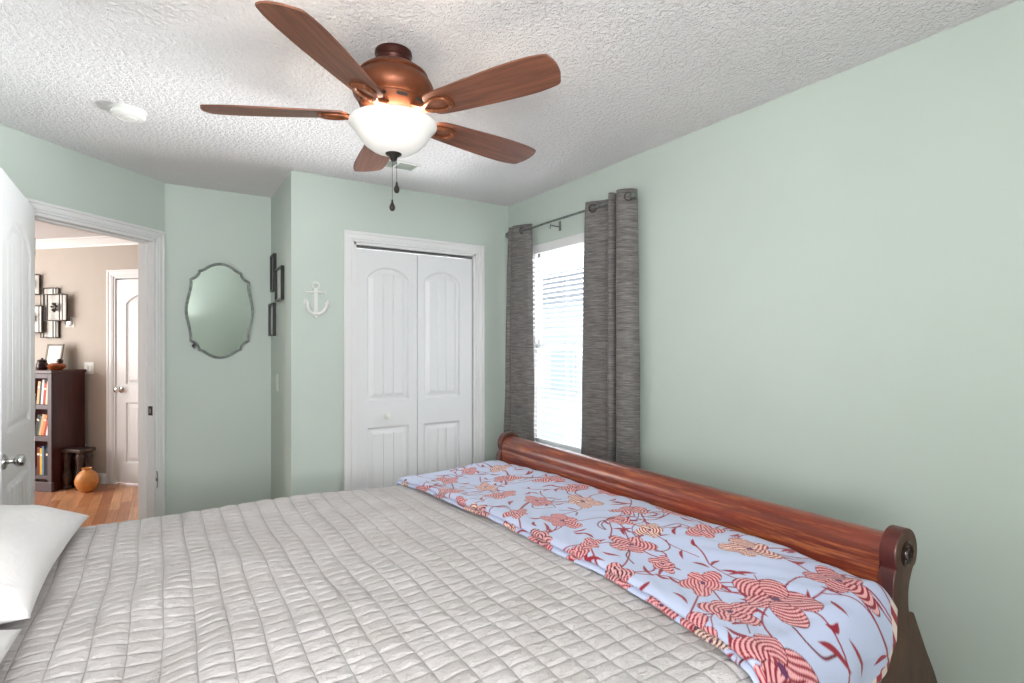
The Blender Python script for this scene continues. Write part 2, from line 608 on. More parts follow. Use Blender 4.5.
def door_leaf(name, wd, ht, panels, material, parent, t=.035, x0=0, z0=0, y0=0, loc=(0, 0, 0), rotz=0, step=.004):
    xs = np.linspace(0, wd, int(wd / step) + 1)
    zs = np.linspace(0, ht, int(ht / (step * 1.7)) + 1)
    Z, X = np.meshgrid(zs, xs, indexing='ij')
    D = relief(X, Z, panels)
    P = np.stack([X + x0, D + y0, Z + z0], -1)
    # wrap the rim back to close the leaf
    n, m_ = X.shape
    Q = np.zeros((n + 2, m_ + 2, 3))
    Q[1:-1, 1:-1] = P
    Q[0, 1:-1] = P[0]; Q[-1, 1:-1] = P[-1]; Q[1:-1, 0] = P[:, 0]; Q[1:-1, -1] = P[:, -1]
    Q[0, 0] = P[0, 0]; Q[0, -1] = P[0, -1]; Q[-1, 0] = P[-1, 0]; Q[-1, -1] = P[-1, -1]
    Q[0, :, 1] = Q[-1, :, 1] = y0 + t
    Q[:, 0, 1] = Q[:, -1, 1] = y0 + t
    o = gridobj(name, Q, material, parent, loc, rotz, smooth=False)
    bm = bmesh.new(); bm.from_mesh(o.data)
    bm.verts.ensure_lookup_table()
    W = m_ + 2
    H_ = n + 2
    c = [0, W - 1, H_ * W - 1, (H_ - 1) * W]
    ring = list(range(0, W)) + [W * (i + 1) + W - 1 for i in range(H_ - 2)] + list(range(H_ * W - 1, (H_ - 1) * W - 1, -1)) + [W * i for i in range(H_ - 2, 0, -1)]
    try:
        bm.faces.new([bm.verts[i] for i in ring])
    except Exception:
        pass
    bm.to_mesh(o.data); bm.free()
    return o


def knob(parent, loc, n, material, name='door_knob', scale=1, loc_rot=0):
    """round knob projecting along local -y at loc"""
    s = scale
    prof = [(.0, 0), (.033, 0), (.033, -.004), (.026, -.010), (.013, -.013), (.010, -.020), (.011, -.032), (.020, -.038), (.026, -.046), (.027, -.056), (.023, -.066), (.012, -.071), (0, -.072)]
    m_ = MB().lathe([(r * s, z * s) for r, z in prof], 28, axis='y', cap=False)
    return build(name, m_, material, parent, loc=loc, smooth=40)


# closet -----------------------------------------------------------
WALLROT = 0
cas = casing('trim_1', CX0, CX1, CZ, .066, M['white'], (0, YC, 0), 0, 'white moulded casing around the closet opening')
jamb(CX0, CX1, CZ, M['white'], cas)
build('track', bx(CX0 + .02, CX1 - .02, .02, .05, CZ - .032, CZ - .018), M['track'], cas)
lw_ = (CX1 - CX0 - .036 - .012) / 2
d3 = thing('door_1', 'white bifold closet door with arched panels and one small knob', 'door', (CX0 + .016, YC + .012, .008), 0, kind='structure')
lz = CZ - .05
pa = [(.076, lw_ - .062, .99, 1.885, .075, 3), (.076, lw_ - .062, .14, .81, 0, 3)]
pb = [(.048, lw_ - .100, .99, 1.885, .075, 3), (.048, lw_ - .100, .14, .81, 0, 3)]
la = door_leaf('door_panel', lw_, lz, pa, M['doorwhite'], d3)
lb = door_leaf('door_panel', lw_, lz, pb, M['doorwhite'], d3, x0=lw_ + .005)
kb = MB().lathe([(0, 0), (.009, 0), (.008, -.012), (.013, -.017), (.017, -.024), (.0165, -.031), (.010, -.036), (0, -.037)], 24, axis='y', cap=False)
ckn = tag(build('knob', kb, M['plastic'], la, loc=(1.276 - CX0 - .021, .0005, .885), smooth=40), 'white round knob')
ckn.scale = (1.25, 1.25, 1.25)

# bedroom doorway ------------------------------------------------------
casd = casing('trim_2', DX0, DX1, DZ, .057, M['white'], (*DC, 0), DROT, 'white moulded casing around the open bedroom doorway')
jamb(DX0, DX1, DZ, M['white'], casd)
# strike plate on the right jamb
m_ = bx(DX1 - .0205, DX1 - .0175, .008, .040, .915, .975)
sp_ = build('strike_plate', m_, M['darkmetal'], casd, bevel=.001)
build('strike_hole', bx(DX1 - .022, DX1 - .0200, .018, .030, .93, .96), M['chrome'], sp_)
m_ = MB().tube([(DX1 - .004, -.012, .445), (DX1 - .004, -.014, .47), (DX1 - .003, -.016, .50), (DX1 - .004, -.014, .53), (DX1 - .005, -.012, .555)], .0035, 8)
m_.box(DX1 - .012, DX1 + .004, -.0135, -.009, .49, .512)
build('latch_hook', m_, M['chrome'], casd, smooth=40)
# hall side casing
casing('trim_3', -DX1, -DX0, DZ, .066, M['white'], (DC[0] - T * R2, DC[1] + T * R2, 0), DROT + PI, 'white casing on the hallway side of the doorway')

# door leaf, opened against the left wall (local -y faces +X)
LH = (-.532, 3.555)     # hinge side
LF = (-.516, 2.800)     # a point toward the free edge
lrot = math.atan2(LH[1] - LF[1], LH[0] - LF[0])       # local x points toward the hinge
dvec = Vector((math.cos(lrot), math.sin(lrot)))
lo = Vector(LH) - dvec * .762
door2 = thing('door_2', 'white two-panel bedroom door standing open at the left edge', 'door', (lo.x, lo.y, .012), lrot, kind='structure')
PAN = [(.112, .762 - .112, .995, 1.885, .10, 6), (.112, .762 - .112, .20, .80, 0, 6)]
dl_ = door_leaf('door_panel', .762, 2.032, PAN, M['doorwhite'], door2)
kn = knob(dl_, (.040, 0, .900), None, M['chrome'], scale=.92)
for z in (.25, 1.02, 1.8):
    build('hinge', MB().lathe([(0, 0), (.006, 0), (.006, .09), (0, .09)], 12, c=(.766, .004, z), cap=False), M['chrome'], dl_, smooth=40)

# hallway door
cash = casing('trim_4', HDX0, HDX1, HDZ, .066, M['white'], (*FO, 0), FROT, 'white casing around the hallway door')
jamb(HDX0, HDX1, HDZ, M['white'], cash)
dh = thing('door_3', 'closed white hallway door with an arched panel and nickel knob', 'door', (FO[0], FO[1], 0), FROT, kind='structure')
wd_ = HDX1 - HDX0 - .042
dp = door_leaf('door_panel', wd_, 2.0, [(.112, wd_ - .112, .97, 1.86, .10, 4), (.112, wd_ - .112, .20, .79, 0, 4)], M['doorwhite'], dh, x0=HDX0 + .021, y0=.012, z0=.018)
knob(dp, (HDX0 + .021 + .062, .012, .935), None, M['chrome'])

# baseboards and crown
def baseboard(name, x0, x1, loc, rotz, label):
    m_ = MB().prism([(0, 0), (-.014, 0), (-.014, .075), (-.009, .09), (-.004, .10), (0, .10)], x0, x1, axis='x')
    return tag(build(name, m_, M['white'], loc=loc, rotz=rotz), label, 'baseboard', kind='structure')
baseboard('baseboard_front', XA, CX0 - .068, (0, YC, 0), 0, 'white baseboard left of the closet')
baseboard('baseboard_front_right', CX1 + .068, XR - .015, (0, YC, 0), 0, 'white baseboard right of the closet')
baseboard('baseboard_alcove', .04, XA - .015, (0, YA, 0), 0, 'white baseboard under the mirror')
baseboard('baseboard_alcove_side', -YA + .015, -YC, (XA, 0, 0), -PI / 2, 'white baseboard on the short return wall')
baseboard('baseboard_right', -YC + .015, -YB - .015, (XR, 0, 0), -PI / 2, 'white baseboard along the window wall')
baseboard('baseboard_back', -XR, -XL, (0, YB, 0), PI, 'white baseboard behind the camera')
baseboard('baseboard_left', YB + .015, YL - .1, (XL, 0, 0), PI / 2, 'white baseboard behind the bed head')
baseboard('baseboard_hall', -6.2, HDX0 - .067, (*FO, 0), FROT, 'white hallway baseboard behind the bookcase')
m_ = MB().prism([(0, 0), (0, -.085), (-.012, -.085), (-.018, -.07), (-.05, -.03), (-.06, -.018), (-.075, -.012), (-.075, 0)], -6.2, .0, axis='x')
tag(build('trim_5', m_, M['white'], loc=(FO[0], FO[1], CEIL), rotz=FROT), 'white crown moulding along the top of the hallway wall', 'crown moulding', kind='structure')

# ------------------------------------------------------------------ windows
def window(name, y0, y1, z0, z1, loc, rotz, label):
    """local x 0..w, -y into the room, wall thickness behind"""
    wd = y1 - y0; h = z1 - z0
    t = thing(name, label, 'window', loc, rotz, kind='structure')
    m_ = MB()
    fr = .035
    m_.box(0, wd, .075, T, h - fr, h).box(0, wd, .075, T, 0, fr).box(0, fr, .075, T, fr, h - fr).box(wd - fr, wd, .075, T, fr, h - fr)
    f = build('window_frame', m_, M['white'], t, bevel=.002)
    mid = h * .5
    for (a, b_, yy, nme) in ((mid - .02, h - fr, .098, 'upper_sash'), (fr, mid + .02, .08, 'lower_sash')):
        m_ = MB()
        s_ = .032
        x0_, x1_ = fr, wd - fr
        m_.box(x0_, x1_, yy, yy + .017, a, a + s_ + .008).box(x0_, x1_, yy, yy + .017, b_ - s_, b_).box(x0_, x0_ + s_, yy, yy + .017, a, b_).box(x1_ - s_, x1_, yy, yy + .017, a, b_)
        sh = build(nme, m_, M['white'], t, bevel=.002)
        build('pane', bx(x0_ + s_, x1_ - s_, yy + .007, yy + .010, a + s_, b_ - s_), M['glass'], sh)
    build('sill', bx(-.03, wd + .03, -.03, .075, -.02, .0), M['white'], t, bevel=.004)
    return t
window('window_1', WY0, WY1, WZ0, WZ1, (XR, WY1, WZ0), -PI / 2, 'white sash window glowing between the grey curtains')
window('added_window', BX0, BX1, BZ0, BZ1, (BX1, YB, BZ0), PI, 'white sash window added behind the camera to let fill light in')  # unseen window, added as an opening for the rear fill lamp

# blind on the side window
BW = WY1 - WY0 - .012
bl = thing('window_blind', 'white horizontal slatted blind inside the side window', 'blind', (XR, WY1 - .006, WZ0), -PI / 2)
m_ = MB()
H = WZ1 - WZ0
z = .045
tilt = math.radians(-7)
while z < H - .075:
    hw = .021
    c_, s_ = math.cos(tilt) * hw, math.sin(tilt) * hw
    yy = .042
    top = [(0, yy - c_, z - s_), (BW, yy - c_, z - s_), (BW, yy, z + .0015), (0, yy, z + .0015), (BW, yy + c_, z + s_), (0, yy + c_, z + s_)]
    bot = [(x, y, q - .0022) for x, y, q in top]
    m_.add(top + bot, [(0, 1, 2, 3), (3, 2, 4, 5), (6, 9, 8, 7), (9, 11, 10, 8), (0, 6, 7, 1), (5, 4, 10, 11), (0, 3, 9, 6), (3, 5, 11, 9), (1, 7, 8, 2), (2, 8, 10, 4)])
    z += .034
build('slats', m_, M['slat'], bl)
build('headrail', bx(0, BW, .012, .066, H - .045, H - .003), M['white'], bl, bevel=.002)
build('valance', bx(-.002, BW + .002, -.004, .008, H - .062, H - .001), M['white'], bl, bevel=.003)
build('bottom_rail', bx(0, BW, .02, .065, .008, .024), M['white'], bl, bevel=.003)
for xx in (.135, BW / 2, BW - .135):
    build('ladder_cord', MB().tube([(xx, .018, .02), (xx, .018, H - .05)], .0013, 6).tube([(xx + .02, .018, .02), (xx + .02, .018, H - .05)], .0011, 6), M['plastic'], bl)
build('tilt_wand', MB().tube([(.085, .006, H - .06), (.085, -.004, H - .3), (.084, -.004, H - .82)], .0042, 8), M['greyframe'], bl)

# ------------------------------------------------------------------ curtains
RX, RZ = 2.165, 2.188
rod = thing('curtain_rod', 'thin metal curtain rod with round glass finials above the window', 'curtain rod', (RX, 2.75, RZ))
build('rod', MB().tube([(0, -.60, 0), (0, .635, 0)], .0075, 12), M['silver'], rod, smooth=40)
for s_ in (-1, 1):
    y_ = -.62 if s_ < 0 else .63
    f = build('finial', MB().lathe([(0, -.02), (.009, -.02), (.009, -.010), (.016, -.004), (.023, .008), (.023, .018), (.016, .028), (0, .031)], 20, axis='y', cap=False, c=(0, 0, 0)).xf(Matrix.Diagonal((1, s_, 1, 1))), M['silver'], rod, loc=(0, y_, 0), smooth=40)
for y_ in (-.52, .12, .58):
    build('bracket', MB().tube([(0, y_, -.012), (.0, y_, -.022), (.05, y_, -.025), (.082, y_, -.02)], .004, 8).box(.076, .081, y_ - .01, y_ + .01, -.05, .012).tube([(0, y_, -.02), (-.004, y_, -.045)], .0035, 8), M['silver'], rod, smooth=40)


def smooth_path(pts, n):
    """Catmull-Rom through 2D pts"""
    P = np.array(pts, float)
    P = np.vstack([2 * P[0] - P[1], P, 2 * P[-1] - P[-2]])
    out = []
    segs = len(P) - 3
    for i in range(segs):
        p0, p1, p2, p3 = P[i:i + 4]
        for t in np.linspace(0, 1, n, endpoint=False):
            out.append(.5 * ((2 * p1) + (-p0 + p2) * t + (2 * p0 - 5 * p1 + 4 * p2 - p3) * t * t + (-p0 + 3 * p1 - 3 * p2 + p3) * t ** 3))
    out.append(P[-2])
    return np.array(out)


def curtain(plan_top, plan_bot, ztop, zbot, label, grommets):
    t = thing('curtain', label, 'curtain', (RX, plan_top[0][1], zbot), group=None)
    o0 = np.array([RX, plan_top[0][1]])
    a = smooth_path(plan_top, 9) - o0
    b_ = smooth_path(plan_bot, 9) - o0
    zs = np.linspace(0, 1, 90)
    P = np.zeros((len(zs), len(a), 3))
    for i, q in enumerate(zs):
        e = (1 - q) ** .7
        xy = a * (1 - e) + b_ * e
        wob = .004 * np.sin(q * 21 + np.arange(len(a)) * .25) * (1 - q)
        P[i, :, 0] = xy[:, 0] + wob
        P[i, :, 1] = xy[:, 1] + .006 * math.sin(q * 9) * (1 - q)
        P[i, :, 2] = q * (ztop - zbot)
    gridobj('panel', P, M['curtain'], t, thick=.0035, off=0)
    for (x, y, ang) in grommets:
        g_ = MB().tube([(0, math.cos(k) * .022, math.sin(k) * .022) for k in np.linspace(0, 2 * PI, 24, endpoint=False)], .0045, 8, closed=True)
        build('grommet', g_, M['darkmetal'], t, loc=(x - o0[0], y - o0[1], RZ - zbot), rotz=ang, smooth=60)
    return t


curtain([(2.150, 2.50), (2.168, 2.455), (2.205, 2.40), (2.215, 2.34), (2.19, 2.31), (2.140, 2.285), (2.128, 2.268), (2.15, 2.255), (2.20, 2.262), (2.212, 2.25), (2.19, 2.235),
         (2.145, 2.225), (2.128, 2.205), (2.138, 2.175), (2.168, 2.145), (2.205, 2.128)],
        [(2.145, 2.545), (2.165, 2.475), (2.20, 2.41), (2.212, 2.35), (2.18, 2.32), (2.135, 2.295), (2.125, 2.275), (2.15, 2.26), (2.20, 2.265), (2.212, 2.25), (2.18, 2.235),
         (2.140, 2.225), (2.120, 2.20), (2.13, 2.165), (2.165, 2.125), (2.21, 2.105)], 2.232, .04,
        'charcoal grommet curtain hanging on the right of the window', [(2.166, 2.452, PI / 2 - .7), (2.16, 2.15, PI / 2 - .8)])
curtain([(2.21, 3.335), (2.165, 3.342), (2.135, 3.335), (2.15, 3.322), (2.19, 3.318), (2.175, 3.308), (2.14, 3.30), (2.135, 3.27), (2.15, 3.225), (2.175, 3.17), (2.205, 3.14)],
        [(2.21, 3.44), (2.165, 3.44), (2.130, 3.41), (2.15, 3.375), (2.19, 3.355), (2.175, 3.33), (2.13, 3.31), (2.125, 3.27), (2.14, 3.21), (2.165, 3.14), (2.195, 3.09)], 2.232, .04,
        'charcoal grommet curtain hanging on the left of the window beside the closet', [(2.163, 3.195, PI / 2 - .6), (2.165, 3.335, PI / 2)])

# ------------------------------------------------------------------ ceiling fan
FX, FY = .714, 1.902
fan = thing('ceiling_fan', 'copper ceiling fan with five walnut blades and lit glass bowl', 'ceiling fan', (FX, FY, CEIL))
zc = lambda z: z - CEIL
build('canopy', MB().lathe([(0, 0), (.066, 0), (.068, -.012), (.064, -.022), (.064, -.030), (.066, -.034), (.064, -.038), (.062, -.072), (0, -.072)], 40, cap=False), M['coppershade'], fan, smooth=35)
housing = build('motor_housing', MB().lathe([(0, zc(2.384)), (.072, zc(2.384)), (.098, zc(2.376)), (.122, zc(2.358)), (.1265, zc(2.350)), (.121, zc(2.345)), (.134, zc(2.334)), (.146, zc(2.312)), (.149, zc(2.296)), (.144, zc(2.276)), (.131, zc(2.258)), (.125, zc(2.254)),
      (.125, zc(2.250)), (.112, zc(2.228)), (.098, zc(2.218)), (.085, zc(2.212)), (0, zc(2.212))], 56, cap=False), M['copper'], fan, smooth=30)
# vent slots ring
for k in range(10):
    a = 2 * PI * k / 10 + .2
    mt = Matrix.Rotation(a, 4, 'Z') @ Matrix.Translation((.1195, 0, zc(2.240))) @ Matrix.Rotation(math.radians(30), 4, 'Y')
    build('vent_slot', MB().box(-.002, .0025, -.019, .019, -.0045, .0045).xf(mt), M['black'], housing)
build('switch_housing', MB().lathe([(0, zc(2.213)), (.078, zc(2.213)), (.082, zc(2.206)), (.070, zc(2.198)), (.058, zc(2.192)), (.058, zc(2.180)), (0, zc(2.180))], 40, cap=False), M['copper'], fan, smooth=35)
# bowl: open shell
prof = [(.150, zc(2.170)), (.1555, zc(2.166)), (.1565, zc(2.158)), (.150, zc(2.150)), (.139, zc(2.140)), (.132, zc(2.128)), (.121, zc(2.108)), (.102, zc(2.086)), (.076, zc(2.068)), (.045, zc(2.057)), (.014, zc(2.053)),
        (.014, zc(2.057)), (.044, zc(2.061)), (.073, zc(2.072)), (.098, zc(2.090)), (.117, zc(2.111)), (.128, zc(2.130)), (.135, zc(2.143)), (.146, zc(2.156)), (.149, zc(2.166)), (.150, zc(2.170))]
prof = [(r * 1.015, z + .013) for r, z in prof]
build('glass_bowl', MB().lathe(prof, 56, cap=False), M['bowl'], fan, smooth=60)
build('finial', MB().lathe([(0, zc(2.077)), (.010, zc(2.077)), (.030, zc(2.069)), (.028, zc(2.064)), (.015, zc(2.056)), (.012, zc(2.047)), (.008, zc(2.041)), (0, zc(2.040))], 24, cap=False), M['fob'], fan, smooth=40)
for (dx, dy, zb) in ((-.004, .002, 1.879), (.010, -.006, 1.945)):
    z0_, z1_ = zc(2.046), zc(zb + .02)
    m_ = MB().tube([(dx, dy, z0_), (dx, dy, z1_)], .0011, 6)
    n_ = int((z0_ - z1_) / .006)
    ch = build('pull_chain', m_, M['chain'], fan)
    build('fob', MB().lathe([(0, .022), (.003, .020), (.004, .010), (.010, -.004), (.0105, -.012), (.006, -.020), (0, -.022)], 16, cap=False), M['fob'], ch, loc=(dx, dy, zc(zb)), smooth=50)


def blade_outline():
    # x outwards (r from hub), y across
    up = smooth_path([(.165, .0), (.168, .030), (.185, .050), (.24, .0585), (.36, .067), (.50, .074), (.58, .074), (.645, .066), (.662, .058)], 6)
    dn = smooth_path([(.662, .058), (.679, .02), (.684, -.02), (.676, -.052), (.662, -.064), (.60, -.073), (.48, -.073), (.32, -.063), (.20, -.053), (.172, -.035), (.165, 0)], 6)
    return np.vstack([up[:-1], dn[:-1]])


OUT = blade_outline() * np.array([.985, 1.04])
BZ = zc(2.206)
for k in range(5):
    ang = math.radians(8 + 72 * k)
    m_ = MB()
    m_.prism([(p[0], p[1]) for p in OUT], -.003, .003)
    rot = Matrix.Rotation(ang, 4, 'Z') @ Matrix.Translation((0, 0, BZ)) @ Matrix.Rotation(math.radians(-12), 4, 'X')
    bo = build('blade', m_, M['blade'], fan)
    bo.matrix_local = rot
    # iron: arm from the hub and an open loop under the blade
    m_ = MB()
    loop = []
    for t in np.linspace(0, 2 * PI, 40, endpoint=False):
        x = .205 + .052 * math.cos(t)
        y = .030 * math.sin(t) * (1 + .25 * math.cos(t))
        loop.append((x, y, -.0075))
    m_.tube(loop, .0078, 8, closed=True, flat=1.0)
    m_.prism([(.245, -.02), (.262, -.028), (.272, 0), (.262, .028), (.245, .02), (.252, 0)], -.012, -.004)
    m_.tube([(.075, 0, .026), (.100, 0, .012), (.125, 0, -.004), (.156, 0, -.0075)], [.014, .012, .011, .008], 10, flat=1.6)
    m_.tube([(.085, .018, .022), (.112, .022, .004), (.145, .014, -.007), (.17, .018, -.0075)], .0055, 8)
    m_.tube([(.085, -.018, .022), (.112, -.022, .004), (.145, -.014, -.007), (.17, -.018, -.0075)], .0055, 8)
    for (x, y) in ((.175, .017), (.175, -.017), (.25, 0)):
        m_.lathe([(0, -.014), (.004, -.0135), (.005, -.011), (.005, -.004), (0, -.004)], 10, c=(x, y, 0), cap=False)
    build('blade_iron', m_, M['iron'], bo, smooth=45)
# lamp inside the bowl
pl = bpy.data.lights.new('fan_bulb', 'POINT'); pl.energy = 7; pl.color = (1, .86, .70); pl.shadow_soft_size = .03
po = bpy.data.objects.new('fan_bulb', pl); po.location = (FX, FY, 2.140); COL.objects.link(po)

# ------------------------------------------------------------------ ceiling items
sd = thing('smoke_detector', 'round white smoke detector on the ceiling left of the fan', 'smoke detector', (-.13, 3.03, CEIL))
build('base', MB().lathe([(0, 0), (.072, 0), (.072, -.010), (0, -.010)], 36, cap=False), M['plastic'], sd, smooth=35)
build('cover', MB().lathe([(0, -.010), (.064, -.010), (.064, -.014), (.068, -.016), (.068, -.026), (.060, -.034), (.040, -.037), (.038, -.035), (.034, -.035), (.030, -.038), (0, -.040)], 36, cap=False), M['plastic'], sd, smooth=25)
vt = thing('ceiling_vent', 'white louvred air vent on the ceiling behind the fan light', 'vent', (1.165, 3.06, CEIL))
m_ = MB().box(-.13, .13, -.07, -.055, -.006, 0).box(-.13, .13, .055, .07, -.006, 0).box(-.13, -.115, -.055, .055, -.006, 0).box(.115, .13, -.055, .055, -.006, 0).box(-.006, .006, -.055, .055, -.006, 0)
build('frame', m_, M['plastic'], vt, bevel=.001)
m_ = MB()
for k in range(9):
    y = -.05 + k * .0125
    m_.add(MB().box(-.115, .115, -.006, .006, -.0006, .0006).xf(Matrix.Translation((0, y, -.004)) @ Matrix.Rotation(.6, 4, 'X')).v, bx(0, 1, 0, 1, 0, 1).f)
build('louvres', m_, M['plate'], vt)

# ------------------------------------------------------------------ wall items
# scalloped mirror, leaning a little forward at its top
q1 = [(0, 1), (.16, .985), (.32, .94), (.46, .875), (.57, .835), (.62, .83)]
q2 = [(.62, .83), (.65, .76), (.72, .70), (.80, .665), (.87, .635)]
q3 = [(.87, .635), (.865, .56), (.885, .44), (.94, .27), (.985, .12), (1, 0)]
quad = np.vstack([smooth_path(q1, 5)[:-1], smooth_path(q2, 5)[:-1], smooth_path(q3, 5)[:-1]])
MWH, MHH = .198, .318
ol = []
for sx, sy, rev in ((1, 1, 0), (1, -1, 1), (-1, -1, 0), (-1, 1, 1)):
    s_ = [(x * sx * MWH, y * sy * MHH) for x, y in (quad if not rev else np.vstack([quad[1:], [[1, 0]]])[::-1])]
    ol += s_
mir = thing('wall_mirror', 'scalloped oval mirror with a thin pewter frame on the alcove wall', 'mirror', (.338, YA, 1.285))
mir.rotation_euler = (math.radians(3.4), 0, 0)
mo = build('mirror_glass', MB().prism([(x, y + .32) for x, y in ol], -.012, -.006, axis='y'), M['mirror'], mir)
fr_ = MB()
ring3 = [(x, -.013, y + .32) for x, y in ol]
fr_.tube(ring3, .0055, 8, closed=True)
fr_.tube([(x * 1.045, -.009, y * 1.028 + .32) for x, y in ol], .0042, 8, closed=True)
build('frame', fr_, M['silver'], mir, smooth=60)
m_ = MB()
for k in range(5):
    a = -.9 + k * .42
    m_.tube([(-.168, -.016, .08), (-.168 + .012 * math.cos(a), -.02, .08 + .016 * math.sin(a) + .003), (-.168 + .026 * math.cos(a), -.017, .08 + .026 * math.sin(a))], [.004, .003, .0015], 6)
build('flourish', m_, M['black'], mir, smooth=60)

# three small black frames on the return wall (local x toward the camera, -y out of the wall)
for (ya, yb, za, zb, lab) in ((4.155, 4.02, 1.745, 2.005, 'tall narrow black frame, uppermost of the three on the return wall'),
                              (3.965, 3.735, 1.665, 1.885, 'black frame nearest the outer corner on the return wall'),
                              (4.225, 4.035, 1.435, 1.665, 'black frame hanging lowest on the return wall')):
    t = thing('picture_frame', lab, 'picture frame', (XA, ya, za), -PI / 2, 'black frames on the return wall')
    w_, h_ = ya - yb, zb - za
    m_ = MB().box(0, w_, -.022, 0, 0, .011).box(0, w_, -.022, 0, h_ - .011, h_).box(0, .011, -.022, 0, .011, h_ - .011).box(w_ - .011, w_, -.022, 0, .011, h_ - .011)
    build('frame', m_, M['black'], t, bevel=.002)
    build('backing', bx(.011, w_ - .011, -.006, -.001, .011, h_ - .011), M['plate'], t)


def plate(name, label, cat, loc, rotz, w_, h_, n, material, rocker=True):
    t = thing(name, label, cat, loc, rotz)
    build('plate', bx(-w_ / 2, w_ / 2, -.006, 0, 0, h_), material, t, bevel=.002)
    for k in range(n):
        xx = (k - (n - 1) / 2) * .045
        build('rocker' if rocker else 'toggle', bx(xx - .014, xx + .014, -.010, -.005, h_ / 2 - .030, h_ / 2 + .030), material, t, bevel=.002)
    return t


plate('light_switch', 'pale light switch low on the return wall under the frames', 'light switch', (XA, 3.985, 1.055), -PI / 2, .075, .117, 1, M['plate'])
plate('light_switch', 'white double light switch between the bookcase and hallway door', 'light switch', (-.608, 6.828, 1.085), FROT, .117, .117, 2, M['plastic'])

# anchor hook
anc = thing('anchor_wall_hook', 'white cast anchor shaped hook on the wall left of the closet', 'wall hook', (.806, YC, 1.535))
m_ = MB()
m_.tube([(.020 * math.cos(k), -.012, .205 + .020 * math.sin(k)) for k in np.linspace(0, 2 * PI, 24, endpoint=False)], .006, 8, closed=True)
m_.prism([(-.010, .185), (.010, .185), (.012, .04), (.016, .02), (0, -.0), (-.016, .02), (-.012, .04)], -.018, 0, axis='y')
m_.tube([(-.055, -.012, .163), (-.03, -.012, .165), (0, -.013, .166), (.03, -.012, .165), (.055, -.012, .163)], [.004, .006, .007, .006, .004], 8)
for s_ in (-1, 1):
    m_.lathe([(0, -.009), (.006, -.007), (.009, 0), (.006, .007), (0, .009)], 12, c=(s_ * .056, -.012, .163), cap=False)
    pts = [(0, -.012, .032), (s_ * .022, -.016, .030), (s_ * .045, -.028, .045), (s_ * .058, -.040, .072), (s_ * .060, -.046, .100), (s_ * .066, -.048, .112)]
    m_.tube(pts, [.014, .013, .012, .011, .010, .005], 10)
    m_.add([(s_ * .045, -.046, .092), (s_ * .075, -.046, .118), (s_ * .078, -.040, .090), (s_ * .045, -.040, .092), (s_ * .075, -.040, .118)], [(0, 1, 2), (3, 2, 4), (0, 3, 4, 1), (1, 4, 2), (0, 2, 3)])
build('anchor', m_, M['plastic'], anc, smooth=50)

# ------------------------------------------------------------------ bed
PY0, PY1 = .63, 2.60
bed = thing('sleigh_bed_frame', 'cherry sleigh bed frame with a scrolled footboard and scratched top roll', 'bed', (1.6, 1.62, 0))
B0 = (-1.6, -1.62, 0)


def bb(name, mb_, material, **k):
    return build(name, mb_, material, bed, loc=B0, **k)


def scroll_outline():
    cx, cz, r = 1.652, .812, .066
    pts = []
    for a in np.linspace(math.radians(-38), math.radians(208), 26):
        pts.append((cx + r * math.cos(a), cz + r * math.sin(a)))
    inner = smooth_path([pts[-1], (1.580, .755), (1.572, .70), (1.548, .62), (1.50, .50), (1.47, .40)], 5)[1:]
    inner = [tuple(p) for p in inner] + [(1.46, .14), (1.44, .02), (1.44, 0), (1.90, 0), (1.90, .10), (1.895, .28)]
    outer = smooth_path([(1.895, .28), (1.852, .405), (1.77, .53), (1.697, .645)], 5)[1:]
    outer = [tuple(p) for p in outer] + [(1.668, .652)] + [tuple(p) for p in smooth_path([(1.668, .652), (1.664, .685), (1.668, .725), (1.690, .765), pts[0]], 4)[1:-1]]
    return pts + inner + outer


SO = scroll_outline()
for (y0, y1, s_) in ((PY0, PY0 + .040, -1), (PY1 - .040, PY1, 1)):
    p_ = bb('end_post', MB().prism(SO, y0, y1, axis='y'), M['post'], bevel=.004)
    p_.data.materials.append(M['post_side'])
    for f in p_.data.polygons:
        if abs(f.normal.y) > .9: f.material_index = 1
    yy = y0 if s_ < 0 else y1
    m_ = MB()
    prof = [(0, 0), (.011, 0), (.015, .003), (.017, -.001), (.023, -.001), (.027, .004), (.031, .002), (.034, 0)]
    m_.lathe([(r, h * s_) for r, h in prof], 28, axis='y', c=(1.652, yy + s_ * .0015, .812), cap=False)
    m_.lathe([(0, -.001), (.034, -.001), (.034, .001), (0, .001)], 28, axis='y', c=(1.652, yy, .812), cap=False)
    build('rosette', m_, M['darkjar'], p_, smooth=40)
# top roll + curved panel, one extruded profile
prof = []
cx, cz, r = 1.648, .800, .056
for a in np.linspace(math.radians(-50), math.radians(195), 30):
    prof.append((cx + r * math.cos(a), cz + r * math.sin(a)))
prof += [tuple(p) for p in smooth_path([prof[-1], (1.592, .76), (1.597, .70), (1.612, .60), (1.615, .50), (1.60, .38)], 5)[1:]]
prof += [(1.60, .18), (1.63, .18)] + [tuple(p) for p in smooth_path([(1.63, .38), (1.655, .50), (1.655, .62), (1.645, .70), (1.66, .755), prof[0]], 5)[:-1]]
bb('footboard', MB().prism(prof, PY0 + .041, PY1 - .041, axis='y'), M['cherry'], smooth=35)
for y0, y1 in ((PY0 + .012, PY0 + .034), (PY1 - .034, PY1 - .012)):
    bb('side_rail', bx(-.62, 1.50, y0 - (.0115 if y0 < 1 else -.0115), y1 - (.0115 if y0 < 1 else -.0115), .20, .60), M['post_side'], bevel=.003)
hb = [(-.70, 0), (-.645, 0), (-.64, .6), (-.645, .85)] + [(-.69 + .045 * math.cos(a), 1.0 + .045 * math.sin(a)) for a in np.linspace(-.6, PI * 1.1, 18)] + [(-.70, .85)]
bb('headboard', MB().prism(hb, PY0, PY1, axis='y'), M['cherry'], smooth=35)

